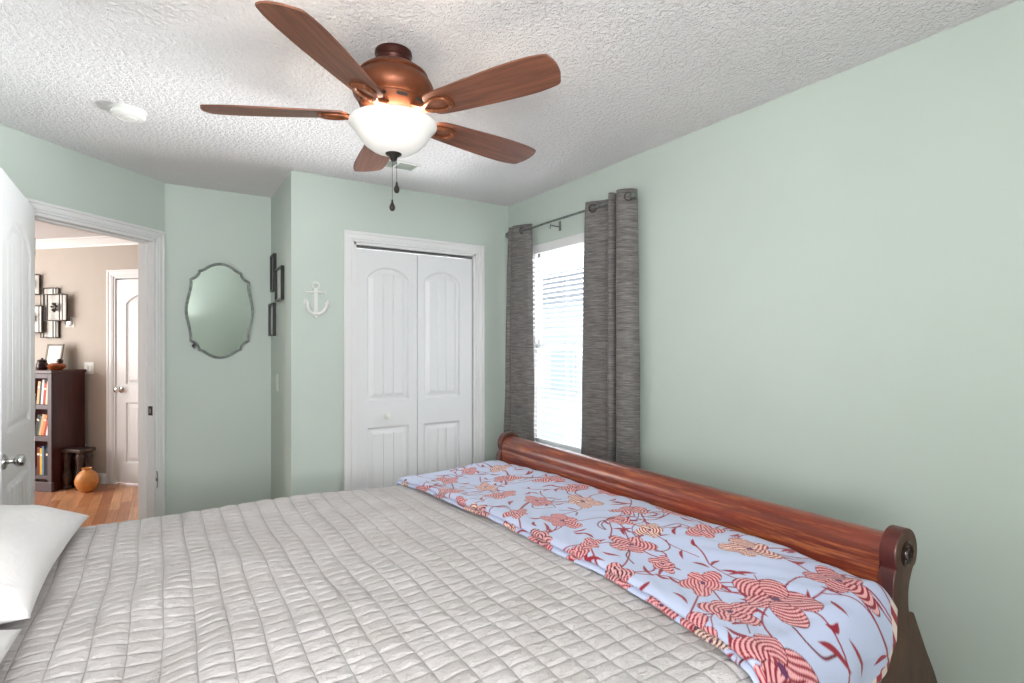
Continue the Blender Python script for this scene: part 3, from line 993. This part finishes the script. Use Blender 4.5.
# mattress and box spring (hidden under the covers but there)
mt_ = thing('mattress', 'white mattress and box spring under the grey quilt', 'mattress', (.5, 1.615, .20))
build('box_spring', bx(-1.12, 1.075, -.93, .93, 0, .22), M['mattress'], mt_, bevel=.02)
build('mattress_top', bx(-1.12, 1.075, -.93, .93, .222, .462), M['mattress'], mt_, bevel=.04)

# quilt -----------------------------------------------------------------
QZ = .682
QY0, QY1 = .668, 2.565


def lump(x, y):
    h = .010 * np.sin(3.1 * x + 1.2) * np.cos(2.3 * y) + .005 * np.sin(7 * x + 4 * y) + .003 * np.sin(11 * y - 6 * x + 1)
    # rumples near the pillows
    def ridge(cx, cy, ang, L, W, A):
        u = (x - cx) * math.cos(ang) + (y - cy) * math.sin(ang)
        v_ = -(x - cx) * math.sin(ang) + (y - cy) * math.cos(ang)
        return A * np.exp(-(u / L) ** 2 - (v_ / W) ** 2)
    h = h + ridge(-.12, 1.55, 1.1, .28, .08, .014) + ridge(.10, 1.33, 1.25, .26, .055, .010) + ridge(.02, 1.75, .7, .2, .06, .007) - ridge(.0, 1.46, 1.15, .3, .05, .008)
    h = h + ridge(.30, 1.75, 2.2, .22, .06, .010) - ridge(.42, 1.60, 2.1, .25, .05, .010)
    return h


def edge_profile(t, y0, y1, z, r=.055, drop_near=.4, drop_far=.4):
    """arc-length t measured from the near top edge start; returns y,z.  t in [-(drop), L+drop]"""
    L = y1 - y0 - 2 * r
    q = r * PI / 2
    Y = np.where(t < 0, 0, t); Z = np.zeros_like(t)
    y = np.empty_like(t); zz = np.empty_like(t)
    top = (t >= 0) & (t <= L)
    y[top] = y0 + r + t[top]; zz[top] = z
    n1 = (t < 0) & (t > -q)
    a = -t[n1] / r
    y[n1] = y0 + r - r * np.sin(a); zz[n1] = z - r + r * np.cos(a)
    n2 = t <= -q
    y[n2] = y0; zz[n2] = z - r + (t[n2] + q)
    f1 = (t > L) & (t < L + q)
    a = (t[f1] - L) / r
    y[f1] = y1 - r + r * np.sin(a); zz[f1] = z - r + r * np.cos(a)
    f2 = t >= L + q
    y[f2] = y1; zz[f2] = z - r - (t[f2] - L - q)
    return y, zz


r_ = .05
Lq = QY1 - QY0 - 2 * r_
ts = np.arange(-.30, Lq + .42, .0055)
xs = np.arange(-.625, 1.585, .006)
yq, zq = edge_profile(ts, QY0, QY1, QZ, r_)
TT, XX = np.meshgrid(ts, xs, indexing='ij')
YY = np.repeat(yq[:, None], len(xs), 1); ZZ = np.repeat(zq[:, None], len(xs), 1)
# normals of the profile
dy = np.gradient(yq, ts); dz = np.gradient(zq, ts)
ny = -dz; nz = dy
wx = XX + .004 * np.sin(4.1 * TT + 2.2 * XX) + .0015 * np.sin(13 * TT + 1)
wt = TT + .004 * np.sin(5 * XX) + .0015 * np.sin(17 * XX + 5 * TT)
CXQ, CYQ = .067, .044
px_ = np.abs(np.sin(PI * wx / CXQ)); py_ = np.abs(np.sin(PI * wt / CYQ))
puff = .0040 * np.minimum(px_, py_ * 1.15) ** .5 + .0016 * px_ ** .4
crink = .0013 * np.sin(90 * wx + 8 * np.sin(14 * wt)) * np.sin(70 * wt + 3 * np.sin(20 * wx))
top_w = np.clip(nz, 0, 1)
dsp = puff + crink
hem = np.clip((XX - 1.0) / .03, 0, 1) * .006
ZZ2 = ZZ + nz[:, None] * (dsp - hem) + lump(XX, YY) * top_w[:, None] ** 2
YY2 = YY + ny[:, None] * dsp + (1 - top_w[:, None]) * .006 * np.sin(8 * XX) * np.sign(YY - 1.6)
P = np.stack([XX - .5, YY2 - 1.615, ZZ2 - .25], -1)
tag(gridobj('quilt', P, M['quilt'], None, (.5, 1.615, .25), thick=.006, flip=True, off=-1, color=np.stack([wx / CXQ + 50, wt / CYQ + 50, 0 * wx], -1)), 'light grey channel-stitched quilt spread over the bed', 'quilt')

# floral blanket ------------------------------------------------------------
# cross-section along X (s): under layer, folded edge, top, down behind the foot
BT = .030


def blanket_color(U, V):
    """U = distance along X (world X on the top), V = world Y unrolled"""
    base = np.array(srgb(190, 199, 226)); C = np.zeros(U.shape + (3,)) + base
    n0 = .5 + .5 * np.sin(9 * U + 3 * np.sin(4 * V)) * np.sin(7 * V + 2 * np.sin(6 * U))
    C = C * (1 - .05 * n0[..., None])
    red = np.array(srgb(146, 26, 46)); dark = np.array(srgb(108, 14, 32)); pink = np.array(srgb(228, 166, 168)); cream = np.array(srgb(238, 206, 190))
    def put(mask, col):
        k = np.clip(mask, 0, 1)[..., None]
        C[...] = C * (1 - k) + col * k
    rs = np.random.RandomState(5)
    FS = 1.08
    fl = [(1.448, .95, .085), (1.255, .765, .105), (1.475, .715, .08), (1.449, 1.115, .07), (1.179, 1.202, .075), (1.315, 1.23, .06), (1.167, .93, .075), (1.10, .80, .075), (1.06, .63, .10),
          (1.60, .80, .065), (1.60, 1.02, .05), (1.41, 1.40, .07), (1.57, 1.66, .07), (1.153, 1.06, .05), (1.13, 2.33, .07), (1.217, 2.12, .075), (1.375, 2.16, .07), (1.488, 1.98, .07),
          (1.18, 1.93, .08), (1.24, 1.76, .07), (1.378, 1.62, .09), (1.143, 1.50, .08), (1.497, 1.803, .07), (1.30, 1.34, .05), (1.55, 1.32, .06), (1.45, 2.36, .07), (1.31, 2.42, .06),
          (1.06, 1.28, .05), (1.05, 1.66, .06), (1.03, 2.12, .06), (1.27, .47, .09), (1.47, .50, .07), (1.10, 2.62, .08), (1.36, 2.66, .08), (.96, 1.10, .07), (.95, 1.85, .07), (.94, 1.45, .06), (.95, 2.3, .06), (.95, .82, .07)]
    fl = [(a_, b_, c_ * FS) for a_, b_, c_ in fl]
    # vines
    def stroke(pts, w0, w1, col):
        pts = smooth_path(pts, 12)
        best = np.full(U.shape, 9.); ww = np.full(U.shape, w0)
        lo, hi = pts.min(0) - .03, pts.max(0) + .03
        sel = (U > lo[0]) & (U < hi[0]) & (V > lo[1]) & (V < hi[1])
        if not sel.any(): return
        u, v_ = U[sel], V[sel]
        bd = np.full(u.shape, 9.); bw = np.full(u.shape, w0)
        N = len(pts)
        for i in range(N - 1):
            a, b_ = pts[i], pts[i + 1]
            d_ = b_ - a; L2 = (d_ ** 2).sum() + 1e-12
            t = np.clip(((u - a[0]) * d_[0] + (v_ - a[1]) * d_[1]) / L2, 0, 1)
            dist = np.hypot(u - a[0] - t * d_[0], v_ - a[1] - t * d_[1])
            q = (i + t) / (N - 1)
            wdt = w0 + (w1 - w0) * q if w1 is not None else w0 * np.sin(PI * np.clip(q, .03, .97)) ** .8
            k = dist - wdt
            m2 = k < bd
            bd = np.where(m2, k, bd)
        k = np.clip(.5 - bd / .0018, 0, 1)[:, None]
        C[sel] = C[sel] * (1 - k) + col * k
    order = sorted(range(len(fl)), key=lambda i: fl[i][1])
    for i, (cu, cv, r) in enumerate(fl):
        # stem to a neighbour
        others = sorted(fl, key=lambda q: (q[0] - cu) ** 2 + (q[1] - cv) ** 2)
        for j in (2, 3):
            o_ = others[j]
            mu_, mv_ = (cu + o_[0]) / 2 + rs.uniform(-.05, .05), (cv + o_[1]) / 2 + rs.uniform(-.05, .05)
            stroke([(cu, cv), (cu * .7 + mu_ * .3 + rs.uniform(-.02, .02), cv * .7 + mv_ * .3), (mu_, mv_), (o_[0], o_[1])], .0034, .0024, red)
        for j in range(3):
            a = rs.uniform(0, 2 * PI); d_ = r * rs.uniform(1.0, 1.35)
            lu, lv = cu + d_ * math.cos(a), cv + d_ * math.sin(a)
            b_ = a + rs.uniform(.6, 1.6)
            L = rs.uniform(.04, .085)
            stroke([(lu, lv), (lu + L * .5 * math.cos(b_) + .008 * math.sin(b_), lv + L * .5 * math.sin(b_) - .008 * math.cos(b_)), (lu + L * math.cos(b_), lv + L * math.sin(b_))], .0065, None, red)
        if rs.rand() < .6:
            a = rs.uniform(0, 2 * PI)
            p0 = np.array([cu + r * math.cos(a), cv + r * math.sin(a)])
            pp = [p0 + np.array([.03 * k * math.cos(a + .5 * k), .03 * k * math.sin(a + .5 * k)]) for k in range(4)]
            stroke(pp, .003, .002, dark)
    for i in range(46):
        u0, v0 = rs.uniform(.86, 1.62), rs.uniform(.45, 2.75)
        a = rs.uniform(0, 2 * PI); pts = [(u0, v0)]
        for k in range(5):
            a += rs.uniform(-.7, .7)
            pts.append((pts[-1][0] + .045 * math.cos(a), pts[-1][1] + .055 * math.sin(a)))
        stroke(pts, .0028, .0016, red if i % 3 else dark)
        for k in (2, 4):
            q = pts[k]; b_ = a + rs.uniform(.7, 1.3) * (1 if k == 2 else -1); L = rs.uniform(.035, .06)
            stroke([q, (q[0] + L * .5 * math.cos(b_), q[1] + L * .5 * math.sin(b_) + .006), (q[0] + L * math.cos(b_), q[1] + L * math.sin(b_))], .0055, None, red)
    fl += [(.93 + .05 * rs.rand(), v_, .055) for v_ in np.arange(.6, 2.7, .17)] + [(.78, v_, .06) for v_ in np.arange(.7, 2.7, .21)]
    n_main = 39
    for i, (cu, cv, r) in enumerate(fl):
        near = (np.abs(U - cu) < r * 1.5) & (np.abs(V - cv) < r * 1.5)
        if not near.any(): continue
        u, v_ = U[near] - cu, V[near] - cv
        rot = rs.uniform(0, 2 * PI); sq = rs.uniform(.7, .9)
        u2 = u * math.cos(rot) + v_ * math.sin(rot); v2 = (-u * math.sin(rot) + v_ * math.cos(rot)) / sq
        cc = C[near]
        vivid = .9 if i % 3 else 1.15
        for k in range(5):
            a = 2 * PI * k / 5 + rs.uniform(-.15, .15)
            pl_ = r * (1.0 if k in (0, 2, 3) else .8)
            ax, ay = u2 * math.cos(a) + v2 * math.sin(a), -u2 * math.sin(a) + v2 * math.cos(a)
            e = ((ax - pl_ * .56) / (pl_ * .50)) ** 2 + (ay / (pl_ * .41)) ** 2
            ins = np.clip((1 - e) * 12, 0, 1)[:, None]
            ph = ax + .9 * ay * ay / pl_ 
            st = .5 + .5 * np.sin(2 * PI * (ay + .15 * ax * np.sign(ay)) / .0125 + 2.5 * np.sin(ax / pl_ * 5)) if k % 2 else .5 + .5 * np.sin(2 * PI * ph / .0125)
            st = np.clip((st - .42) * 3.5, 0, 1)[:, None]
            petal = (red * vivid if i < n_main or i % 2 else np.array(srgb(58, 20, 30))) * st + (cream if i % 5 == 0 else pink) * (1 - st)
            rim = ((e > .86) & (e < 1.04))[:, None]
            petal = np.where(rim, dark, petal)
            cc = cc * (1 - ins) + petal * ins
        rad = np.hypot(u2, v2)[:, None]
        cc = np.where(rad < r * .11, np.array(srgb(96, 40, 84)), cc)
        C[near] = cc
    return np.clip(C, 0, 1)


bs = []   # (x, z offset above QZ, U)
# lower layer edge, then folded edge, then top
prof_b = [(1.30, .008), (1.15, .009), (1.03, .010), (.992, .010), (.980, .0135), (.990, .0175), (1.006, .0185), (.998, .0205), (.988, .0265), (.994, .0325), (1.010, .0355), (1.05, .0355), (1.15, .034), (1.30, .033), (1.45, .033), (1.53, .033), (1.566, .029), (1.583, .018), (1.590, .0), (1.593, -.03)]
pp = smooth_path(prof_b, 24)
# resample evenly
seg = np.hypot(*np.diff(pp, axis=0).T); arc = np.concatenate([[0], np.cumsum(seg)])
na = int(arc[-1] / .0028)
aa = np.linspace(0, arc[-1], na)
bxs = np.interp(aa, arc, pp[:, 0]); bzs = np.interp(aa, arc, pp[:, 1]) * 1.25
i_top = np.argmin(np.abs(pp[:, 0] - 1.05) + 10 * np.abs(pp[:, 1] - .0355))
Us = 1.05 + (aa - arc[i_top])
rb = .052
BY0, BY1 = .622, QY1 + .012
Lb = BY1 - BY0 - 2 * rb
tb = np.concatenate([np.linspace(-1, 0, 150, endpoint=False), np.linspace(0, 1, int(Lb / .0030)), 1 + np.linspace(0, 1, 60)[1:]])
A, Bt = np.meshgrid(aa, tb, indexing='xy')           # rows = along Y
BXX = np.repeat(bxs[None, :], len(tb), 0); BZo = np.repeat(bzs[None, :], len(tb), 0); UU = np.repeat(Us[None, :], len(tb), 0)
dropN = .035 + .56 * np.clip(1.60 - BXX, -.02, 1)
dropN = dropN + .006 * np.sin(40 * BXX)
dropF = np.full_like(dropN, .20)
TB = np.where(Bt < 0, Bt * dropN, np.where(Bt > 1, Lb + (Bt - 1) * dropF, Bt * Lb))
yb, zb = edge_profile(TB.reshape(-1), BY0, BY1, 0., rb)
yb = yb.reshape(TB.shape); zb = zb.reshape(TB.shape)
side = np.clip(-zb / rb, 0, 1)
# layer offset pushes outward on the sides, up on the top
outw = np.where(TB < Lb / 2, -1, 1) * side
BYY = yb + outw * (BZo * .55)
wr = .005 * np.sin(10 * BXX + 3.0 * TB) + .003 * np.sin(23 * TB - 11 * BXX) + .0025 * np.sin(55 * TB + 8 * np.sin(9 * BXX))
wr = wr + .0035 * np.sin(30 * BXX * (1 + .2 * np.sin(5 * TB)) + 9 * TB) * np.clip((1.0 - TB) / .8, 0, 1)
wr = np.clip(wr, -.004, .01)
BZZ = QZ + zb + BZo * (1 - side * .8) + (wr * .6 + .004) * (1 - side) + lump(BXX, BYY) * (1 - side) ** 2
st_ = np.clip((BXX - 1.12) / .36, 0, 1); st_ = st_ * st_ * (3 - 2 * st_)
BZZ = BZZ + .038 * st_ * np.interp(BYY, [.66, .8, 1.1, 1.8, 2.25, 2.5], [.35, .5, 1, .8, .3, 0]) * (1 - side) ** 2
BYY = BYY + outw * (.004 + .004 * np.sin(45 * BXX)) * np.clip(-zb / .1, 0, 1)
foldx = np.interp(BYY, [.60, .75, .95, 1.15, 1.45, 2.0, 2.53], [.002, .042, .070, .082, .062, .036, .002])
BXX2 = BXX + (foldx + .004 * np.sin(9 * BYY)) * np.clip((1.4 - BXX) / .4, 0, 1)
VV = BY0 + rb + TB
COLR = blanket_color(UU, VV)
# pale binding with red print at the hem of the near side
hemm = (Bt < -.90) & (Bt < 0)
hb_ = np.sin(2 * PI * UU / .045) > .1
binding = np.where(hb_[..., None], np.array(srgb(150, 24, 40)), np.array(srgb(226, 206, 196)))
hw_ = (np.abs(-1 - Bt) * dropN) < .016
COLR = np.where((hw_ & (Bt < 0))[..., None], binding, COLR)
P = np.stack([BXX2 - 1.3, BYY - 1.6, BZZ - .5], -1)
tag(gridobj('floral_blanket', P, M['floral'], None, (1.3, 1.6, .5), thick=.004, flip=False, color=COLR, off=0), 'folded pale blue blanket printed with red flowers across the bed foot', 'blanket')


# pillows -----------------------------------------------------------------
def pillow(label, loc, rotz, hx, hy, th, tiltx=0, tilty=0, seed=0):
    n = 70
    u = np.linspace(-1, 1, n); v_ = np.linspace(-1, 1, n)
    Ug, Vg = np.meshgrid(u, v_, indexing='ij')
    bulge = np.clip((1 - np.abs(Ug) ** 2.6), 0, 1) ** .52 * np.clip((1 - np.abs(Vg) ** 2.6), 0, 1) ** .52
    pin = 1 - .085 * (1 - Vg ** 2)
    pin2 = 1 - .05 * (1 - Ug ** 2)
    X = Ug * hx * pin2 * (1 - 0) ; Y = Vg * hy
    X = Ug * hx * (1 - .07 * (1 - Vg ** 2) * np.abs(Ug)); Y = Vg * hy * (1 - .06 * (1 - Ug ** 2) * np.abs(Vg))
    wr_ = .006 * np.sin(9 * Ug + 3 * Vg + seed) * np.sin(5 * Vg - 4 * Ug + seed) * bulge
    Zt = th * .62 * bulge + wr_
    Zb = -th * .38 * bulge
    top = np.stack([X, Y, Zt], -1); bot = np.stack([X, Y, Zb], -1)
    t = thing('pillow', label, 'pillow', loc, rotz)
    a = gridobj('pillowcase', np.concatenate([top, bot[::-1]], 0), M['pillow'], t)
    a.rotation_euler = (tiltx, tilty, 0)
    bm = bmesh.new(); bm.from_mesh(a.data); bmesh.ops.remove_doubles(bm, verts=bm.verts, dist=.0004); bmesh.ops.recalc_face_normals(bm, faces=bm.faces)
    bm.to_mesh(a.data); bm.free()
    m_ = MB()
    pts = []
    for tt in np.linspace(-1, 1, 30):
        q = .80
        i_ = int((tt + 1) / 2 * (n - 1)); j_ = int((q * -1 + 1) / 2 * (n - 1))
        pts.append(tuple(top[i_, j_] + np.array([0, 0, .0015])))
    m_.tube(pts[2:-2], .0028, 6)
    build('hem', m_, M['pillow'], a, smooth=60)
    return t


pillow('white pillow lying nearest the open door', (-.505, 2.055, .765), math.radians(-2), .27, .43, .19, 0, math.radians(4), 1)
pillow('white pillow nearer the camera, only its corner showing', (-.50, 1.17, .760), math.radians(1), .25, .41, .14, 0, math.radians(5), 3)

# ------------------------------------------------------------------ hallway furniture
# bookcase: local x toward right along the front (world dir (.707,-.707)), -y out of the wall
BC = (-.863, 6.574)
bw, bd_, bh = .80, .315, 1.136
bc = thing('bookcase', 'dark mahogany bookcase with greyish shelf edges in the hallway', 'bookcase', (BC[0], BC[1], 0), FROT)
# local origin = front right corner; x from -bw..0, y from 0 (front) .. bd
build('side_panel', bx(-.028, 0, .004, bd_, .0, bh - .03), M['mahogany'], bc, bevel=.002)
build('side_panel', bx(-bw, -bw + .028, .004, bd_, .0, bh - .03), M['mahogany'], bc, bevel=.002)
build('back_panel', bx(-bw + .028, -.028, bd_ - .012, bd_, .05, bh - .03), M['mahogany'], bc)
build('top', bx(-bw - .015, .018, -.018, bd_, bh - .03, bh), M['mahogany'], bc, bevel=.004)
build('face_frame', MB().box(-.045, 0, -.006, .003, .09, bh - .03).box(-bw, -bw + .045, -.006, .003, .09, bh - .03).box(-bw + .045, -.045, -.006, .003, bh - .075, bh - .03), M['greyshelf'], bc, bevel=.002)
build('plinth', bx(-bw - .01, .012, -.014, .012, 0, .09), M['greyshelf'], bc, bevel=.004)
for z0, z1 in ((.115, .145), (.47, .515), (.77, .81)):
    build('shelf', bx(-bw + .029, -.029, -.002, bd_ - .013, z0, z1), M['greyshelf'], bc, bevel=.002)

BK = {}
def bookmat(rgb):
    if rgb not in BK:
        BK[rgb] = mat('book_cover', srgb(*rgb), .55, vary=.08, vscale=20)
    return BK[rgb]
names = {(226, 216, 200): 'cream', (206, 176, 70): 'yellow', (176, 60, 46): 'red', (40, 44, 60): 'navy', (214, 136, 84): 'orange', (60, 92, 84): 'green', (232, 232, 230): 'white', (34, 30, 32): 'black', (120, 48, 40): 'maroon', (90, 130, 170): 'blue', (206, 168, 120): 'tan'}
def book(x, z, w_, h_, d_, rgb, lean, label, group):
    t = thing('book', label, 'book', (0, 0, 0), FROT, group)
    c_, s_ = math.cos(FROT), math.sin(FROT)
    y = .03
    t.location = (BC[0] + x * c_ - y * s_, BC[1] + x * s_ + y * c_, z)
    rt = (0, lean, 0)
    m_ = MB().box(0, .002, 0, d_, 0, h_).box(w_ - .002, w_, 0, d_, 0, h_).box(.002, w_ - .002, 0, .002, 0, h_)
    cv = build('cover', m_, bookmat(rgb), t, rot=rt)
    build('pages', bx(.0022, w_ - .0022, .0022, d_ - .004, .003, h_ - .003), M['paper'], t, rot=rt)
    if w_ > .027:
        build('spine_band', bx(.001, w_ - .001, -.0006, 0, h_ * .7, h_ * .78), bookmat((226, 216, 200)) if rgb != (226, 216, 200) else bookmat((120, 48, 40)), t, rot=rt)
rows = [(.811, 'top shelf', [(.024, .20, (206, 176, 70)), (.018, .22, (226, 216, 200)), (.030, .20, (176, 60, 46)), (.022, .235, (232, 232, 230)), (.02, .21, (40, 44, 60)), (.028, .22, (206, 168, 120))], .10),
        (.516, 'middle shelf', [(.020, .17, (232, 232, 230)), (.022, .16, (176, 60, 46)), (.030, .20, (214, 136, 84)), (.026, .205, (206, 168, 120)), (.02, .19, (60, 92, 84)), (.03, .2, (34, 30, 32))], .24),
        (.146, 'bottom shelf', [(.026, .22, (206, 168, 120)), (.030, .26, (40, 44, 60)), (.022, .24, (34, 30, 32)), (.018, .27, (90, 130, 170)), (.028, .25, (206, 176, 70)), (.03, .26, (120, 48, 40))], 0.0)]
order_ = ['rightmost', 'second from the right', 'third from the right', 'fourth from the right', 'fifth from the right', 'sixth from the right']
for z, rowname, bks, lean in rows:
    x = -.052
    for k, (w_, h_, rgb) in enumerate(bks):
        le = -lean if False else lean
        x -= w_ * (1 / math.cos(le)) + .0015
        if k == 0 and lean: x -= math.sin(le) * h_
        book(x, z + (math.sin(le) * w_ if le > 0 else 0) + .0005, w_, h_, .17, rgb, le, '%s book on the bookcase %s, %s' % (names[rgb], rowname, order_[k]), 'books on the ' + rowname)

def onbc(x, y, z): 
    c_, s_ = math.cos(FROT), math.sin(FROT)
    return (BC[0] + x * c_ - y * s_, BC[1] + x * s_ + y * c_, z)
# things on top of the bookcase
cf = thing('certificate_frame', 'grey framed certificate leaning on top of the bookcase', 'picture frame', onbc(-.40, .235, bh), FROT)
fm = MB().box(0, .20, -.012, 0, 0, .018).box(0, .20, -.012, 0, .232, .25).box(0, .018, -.012, 0, .018, .232).box(.182, .20, -.012, 0, .018, .232)
build('frame', fm, M['greyframe'], cf, rot=(math.radians(-9), 0, 0))
build('certificate', bx(.018, .182, -.008, -.002, .018, .232), M['paper'], cf, rot=(math.radians(-9), 0, 0))
jr = thing('lidded_jar', 'dark brown glass jar standing left of the amber ornament', 'jar', onbc(-.275, .12, bh))
build('body', MB().lathe([(0, 0), (.040, 0), (.047, .02), (.046, .055), (.036, .075), (0, .075)], 24, cap=False), M['darkjar'], jr, smooth=40)
build('lid', MB().lathe([(0, .075), (.038, .075), (.040, .085), (.030, .098), (.010, .102), (.010, .112), (0, .114)], 24, cap=False), M['darkjar'], jr, smooth=40)
ta = thing('amber_ornament', 'amber glass dish ornament on the front corner of the bookcase top', 'ornament', onbc(-.075, .10, bh))
build('dish', MB().lathe([(0, 0), (.045, 0), (.068, .020), (.074, .042), (.060, .058), (.035, .066), (0, .068)], 28, cap=False), M['amber'], ta, smooth=40)
build('head', MB().lathe([(0, .05), (.022, .062), (.028, .082), (.020, .102), (0, .108)], 18, c=(.022, .02, 0), cap=False), M['darkjar'], ta, smooth=40)

# stool with turned legs beside the bookcase
st = thing('plant_stool', 'small dark stool on turned legs beside the bookcase', 'stool', (-.675, 6.615, 0), math.radians(-44))
build('seat', MB().prism([(-.115, -.08), (.115, -.08), (.115, .08), (-.115, .08)], .355, .385), M['darkwood'], st, bevel=.006)
lp = [(0, 0), (.030, 0), (.034, .02), (.022, .04), (.038, .08), (.034, .13), (.022, .20), (.026, .27), (.034, .31), (.026, .335), (.036, .356), (0, .356)]
for (x, y) in ((-.075, -.045), (.075, -.045), (-.075, .045), (.075, .045)):
    build('leg', MB().lathe(lp, 20, c=(x, y, 0), cap=False), M['darkwood'], st, smooth=40)
# orange vase on the floor
va = thing('clay_vase', 'round orange clay vase on the hallway floor before the stool', 'vase', (-.590, 6.41, 0))
vp = [(r * .86, z) for r, z in [(0, 0), (.045, 0), (.052, .006), (.085, .035), (.106, .080), (.108, .115), (.095, .155), (.065, .188), (.042, .202), (.040, .212), (.050, .222), (.046, .224), (.036, .212), (.036, .200), (.05, .186), (0, .10)]]
build('body', MB().lathe(vp, 40, cap=False), M['terracotta'], va, smooth=45)

# thermostat
thm = thing('thermostat', 'round white thermostat on the hallway wall above the bookcase', 'thermostat', (-.775, 6.995, 1.555), FROT)
build('wall_plate', bx(-.055, .055, -.006, 0, 0, .10), M['plastic'], thm, bevel=.002)
build('dial', MB().lathe([(0, 0), (.042, -.006), (.042, -.022), (.032, -.028), (0, -.028)], 32, axis='y', c=(-.005, 0, .05), cap=False), M['chrome'], thm, smooth=35)

# metal wall sculpture: linked boxes
ws = thing('metal_wall_art', 'wall sculpture of overlapping wire-edged metal boxes in the hallway', 'wall art', (-1.02, 7.24, 1.45), FROT)
def wbox(x0, x1, z0, z1, y0, y1, inner=True, pnl=True):
    m_ = MB()
    r = .0042
    for y in (-y0, -y1):
        m_.tube([(x0, y, z0), (x1, y, z0)], r, 6).tube([(x0, y, z1), (x1, y, z1)], r, 6).tube([(x0, y, z0), (x0, y, z1)], r, 6).tube([(x1, y, z0), (x1, y, z1)], r, 6)
    for x in (x0, x1):
        for z in (z0, z1):
            m_.tube([(x, -y0, z), (x, -y1, z)], r, 6)
    if inner:
        d = .035
        m_.tube([(x0 + d, -y1, z0), (x0 + d, -y1, z1)], .005, 6).tube([(x1 - d, -y1, z0), (x1 - d, -y1, z1)], .005, 6)
    o_ = build('wire_box', m_, M['darkmetal'], ws, smooth=50)
    if pnl:
        build('panel', bx(x0 + .004, x1 - .004, -y0 - .012, -y0 - .006, z0 + .004, z1 - .004), M['panelm'], o_)
    return o_
M['panelm'] = mat('brushed_pewter_panel', srgb(190, 186, 180), .5, metal=.15, vary=.15, vscale=12)
wbox(.03, .22, .0, .50, .01, .045)
wbox(.15, .37, .17, .43, .05, .10)
wbox(-.20, -.01, .44, .64, .02, .08)
wbox(-.22, .06, .05, .32, .05, .085, inner=False)
m_ = MB()
for (cx_, cz_, cy) in ((.26, .30, -.085), (-.10, .54, -.07), (-.04, .2, -.08)):
    m_ = MB()
    for k in range(7):
        a = k * .9
        m_.tube([(cx_ + .01 * math.cos(a), cy, cz_ + .02 * math.sin(a)), (cx_ + .035 * math.cos(a + .3), cy - .01, cz_ + .045 * math.sin(a + .3))], [.007, .011], 7)
    m_.lathe([(0, -.014), (.018, -.010), (.018, .004), (0, .006)], 12, c=(cx_, cy, cz_), axis='y', cap=False)
    build('metal_flower', m_, M['darkmetal'], ws, smooth=50)

# ------------------------------------------------------------------ outdoors beyond the side window
struct(build('ground', bx(XR + T + .35, 22, -14, 22, -.9, -.8), mat('pale_concrete', srgb(206, 206, 212), .9, vary=.08, vscale=2)), 'pale paved ground outside the window', 'ground')
nb = thing('neighbour_house', 'pale neighbouring house seen faintly through the window blind', 'house', (11, 9.5, -.8))
sid = MB()
for k in range(16):
    z = k * .2
    sid.prism([(-3.5, z), (-3.53, z), (-3.5, z + .2)], -5, 5, axis='y')
sid.box(-3.5, 3.5, -5, 5, 0, 3.2)
build('siding', sid, mat('pale_blue_siding', srgb(232, 236, 242), .8), nb)
build('roof', MB().prism([(-3.9, 3.2), (3.9, 3.2), (0, 4.6)], -5.3, 5.3, axis='y'), mat('grey_shingle', srgb(150, 150, 156), .9, vary=.15, vscale=8), nb)
wn = build('window', bx(-3.56, -3.5, -.5, .4, 1.1, 2.3), M['white'], nb)
build('pane', bx(-3.57, -3.555, -.42, .32, 1.18, 2.22), mat('blue_reflecting_pane', srgb(204, 214, 222), .3), wn)
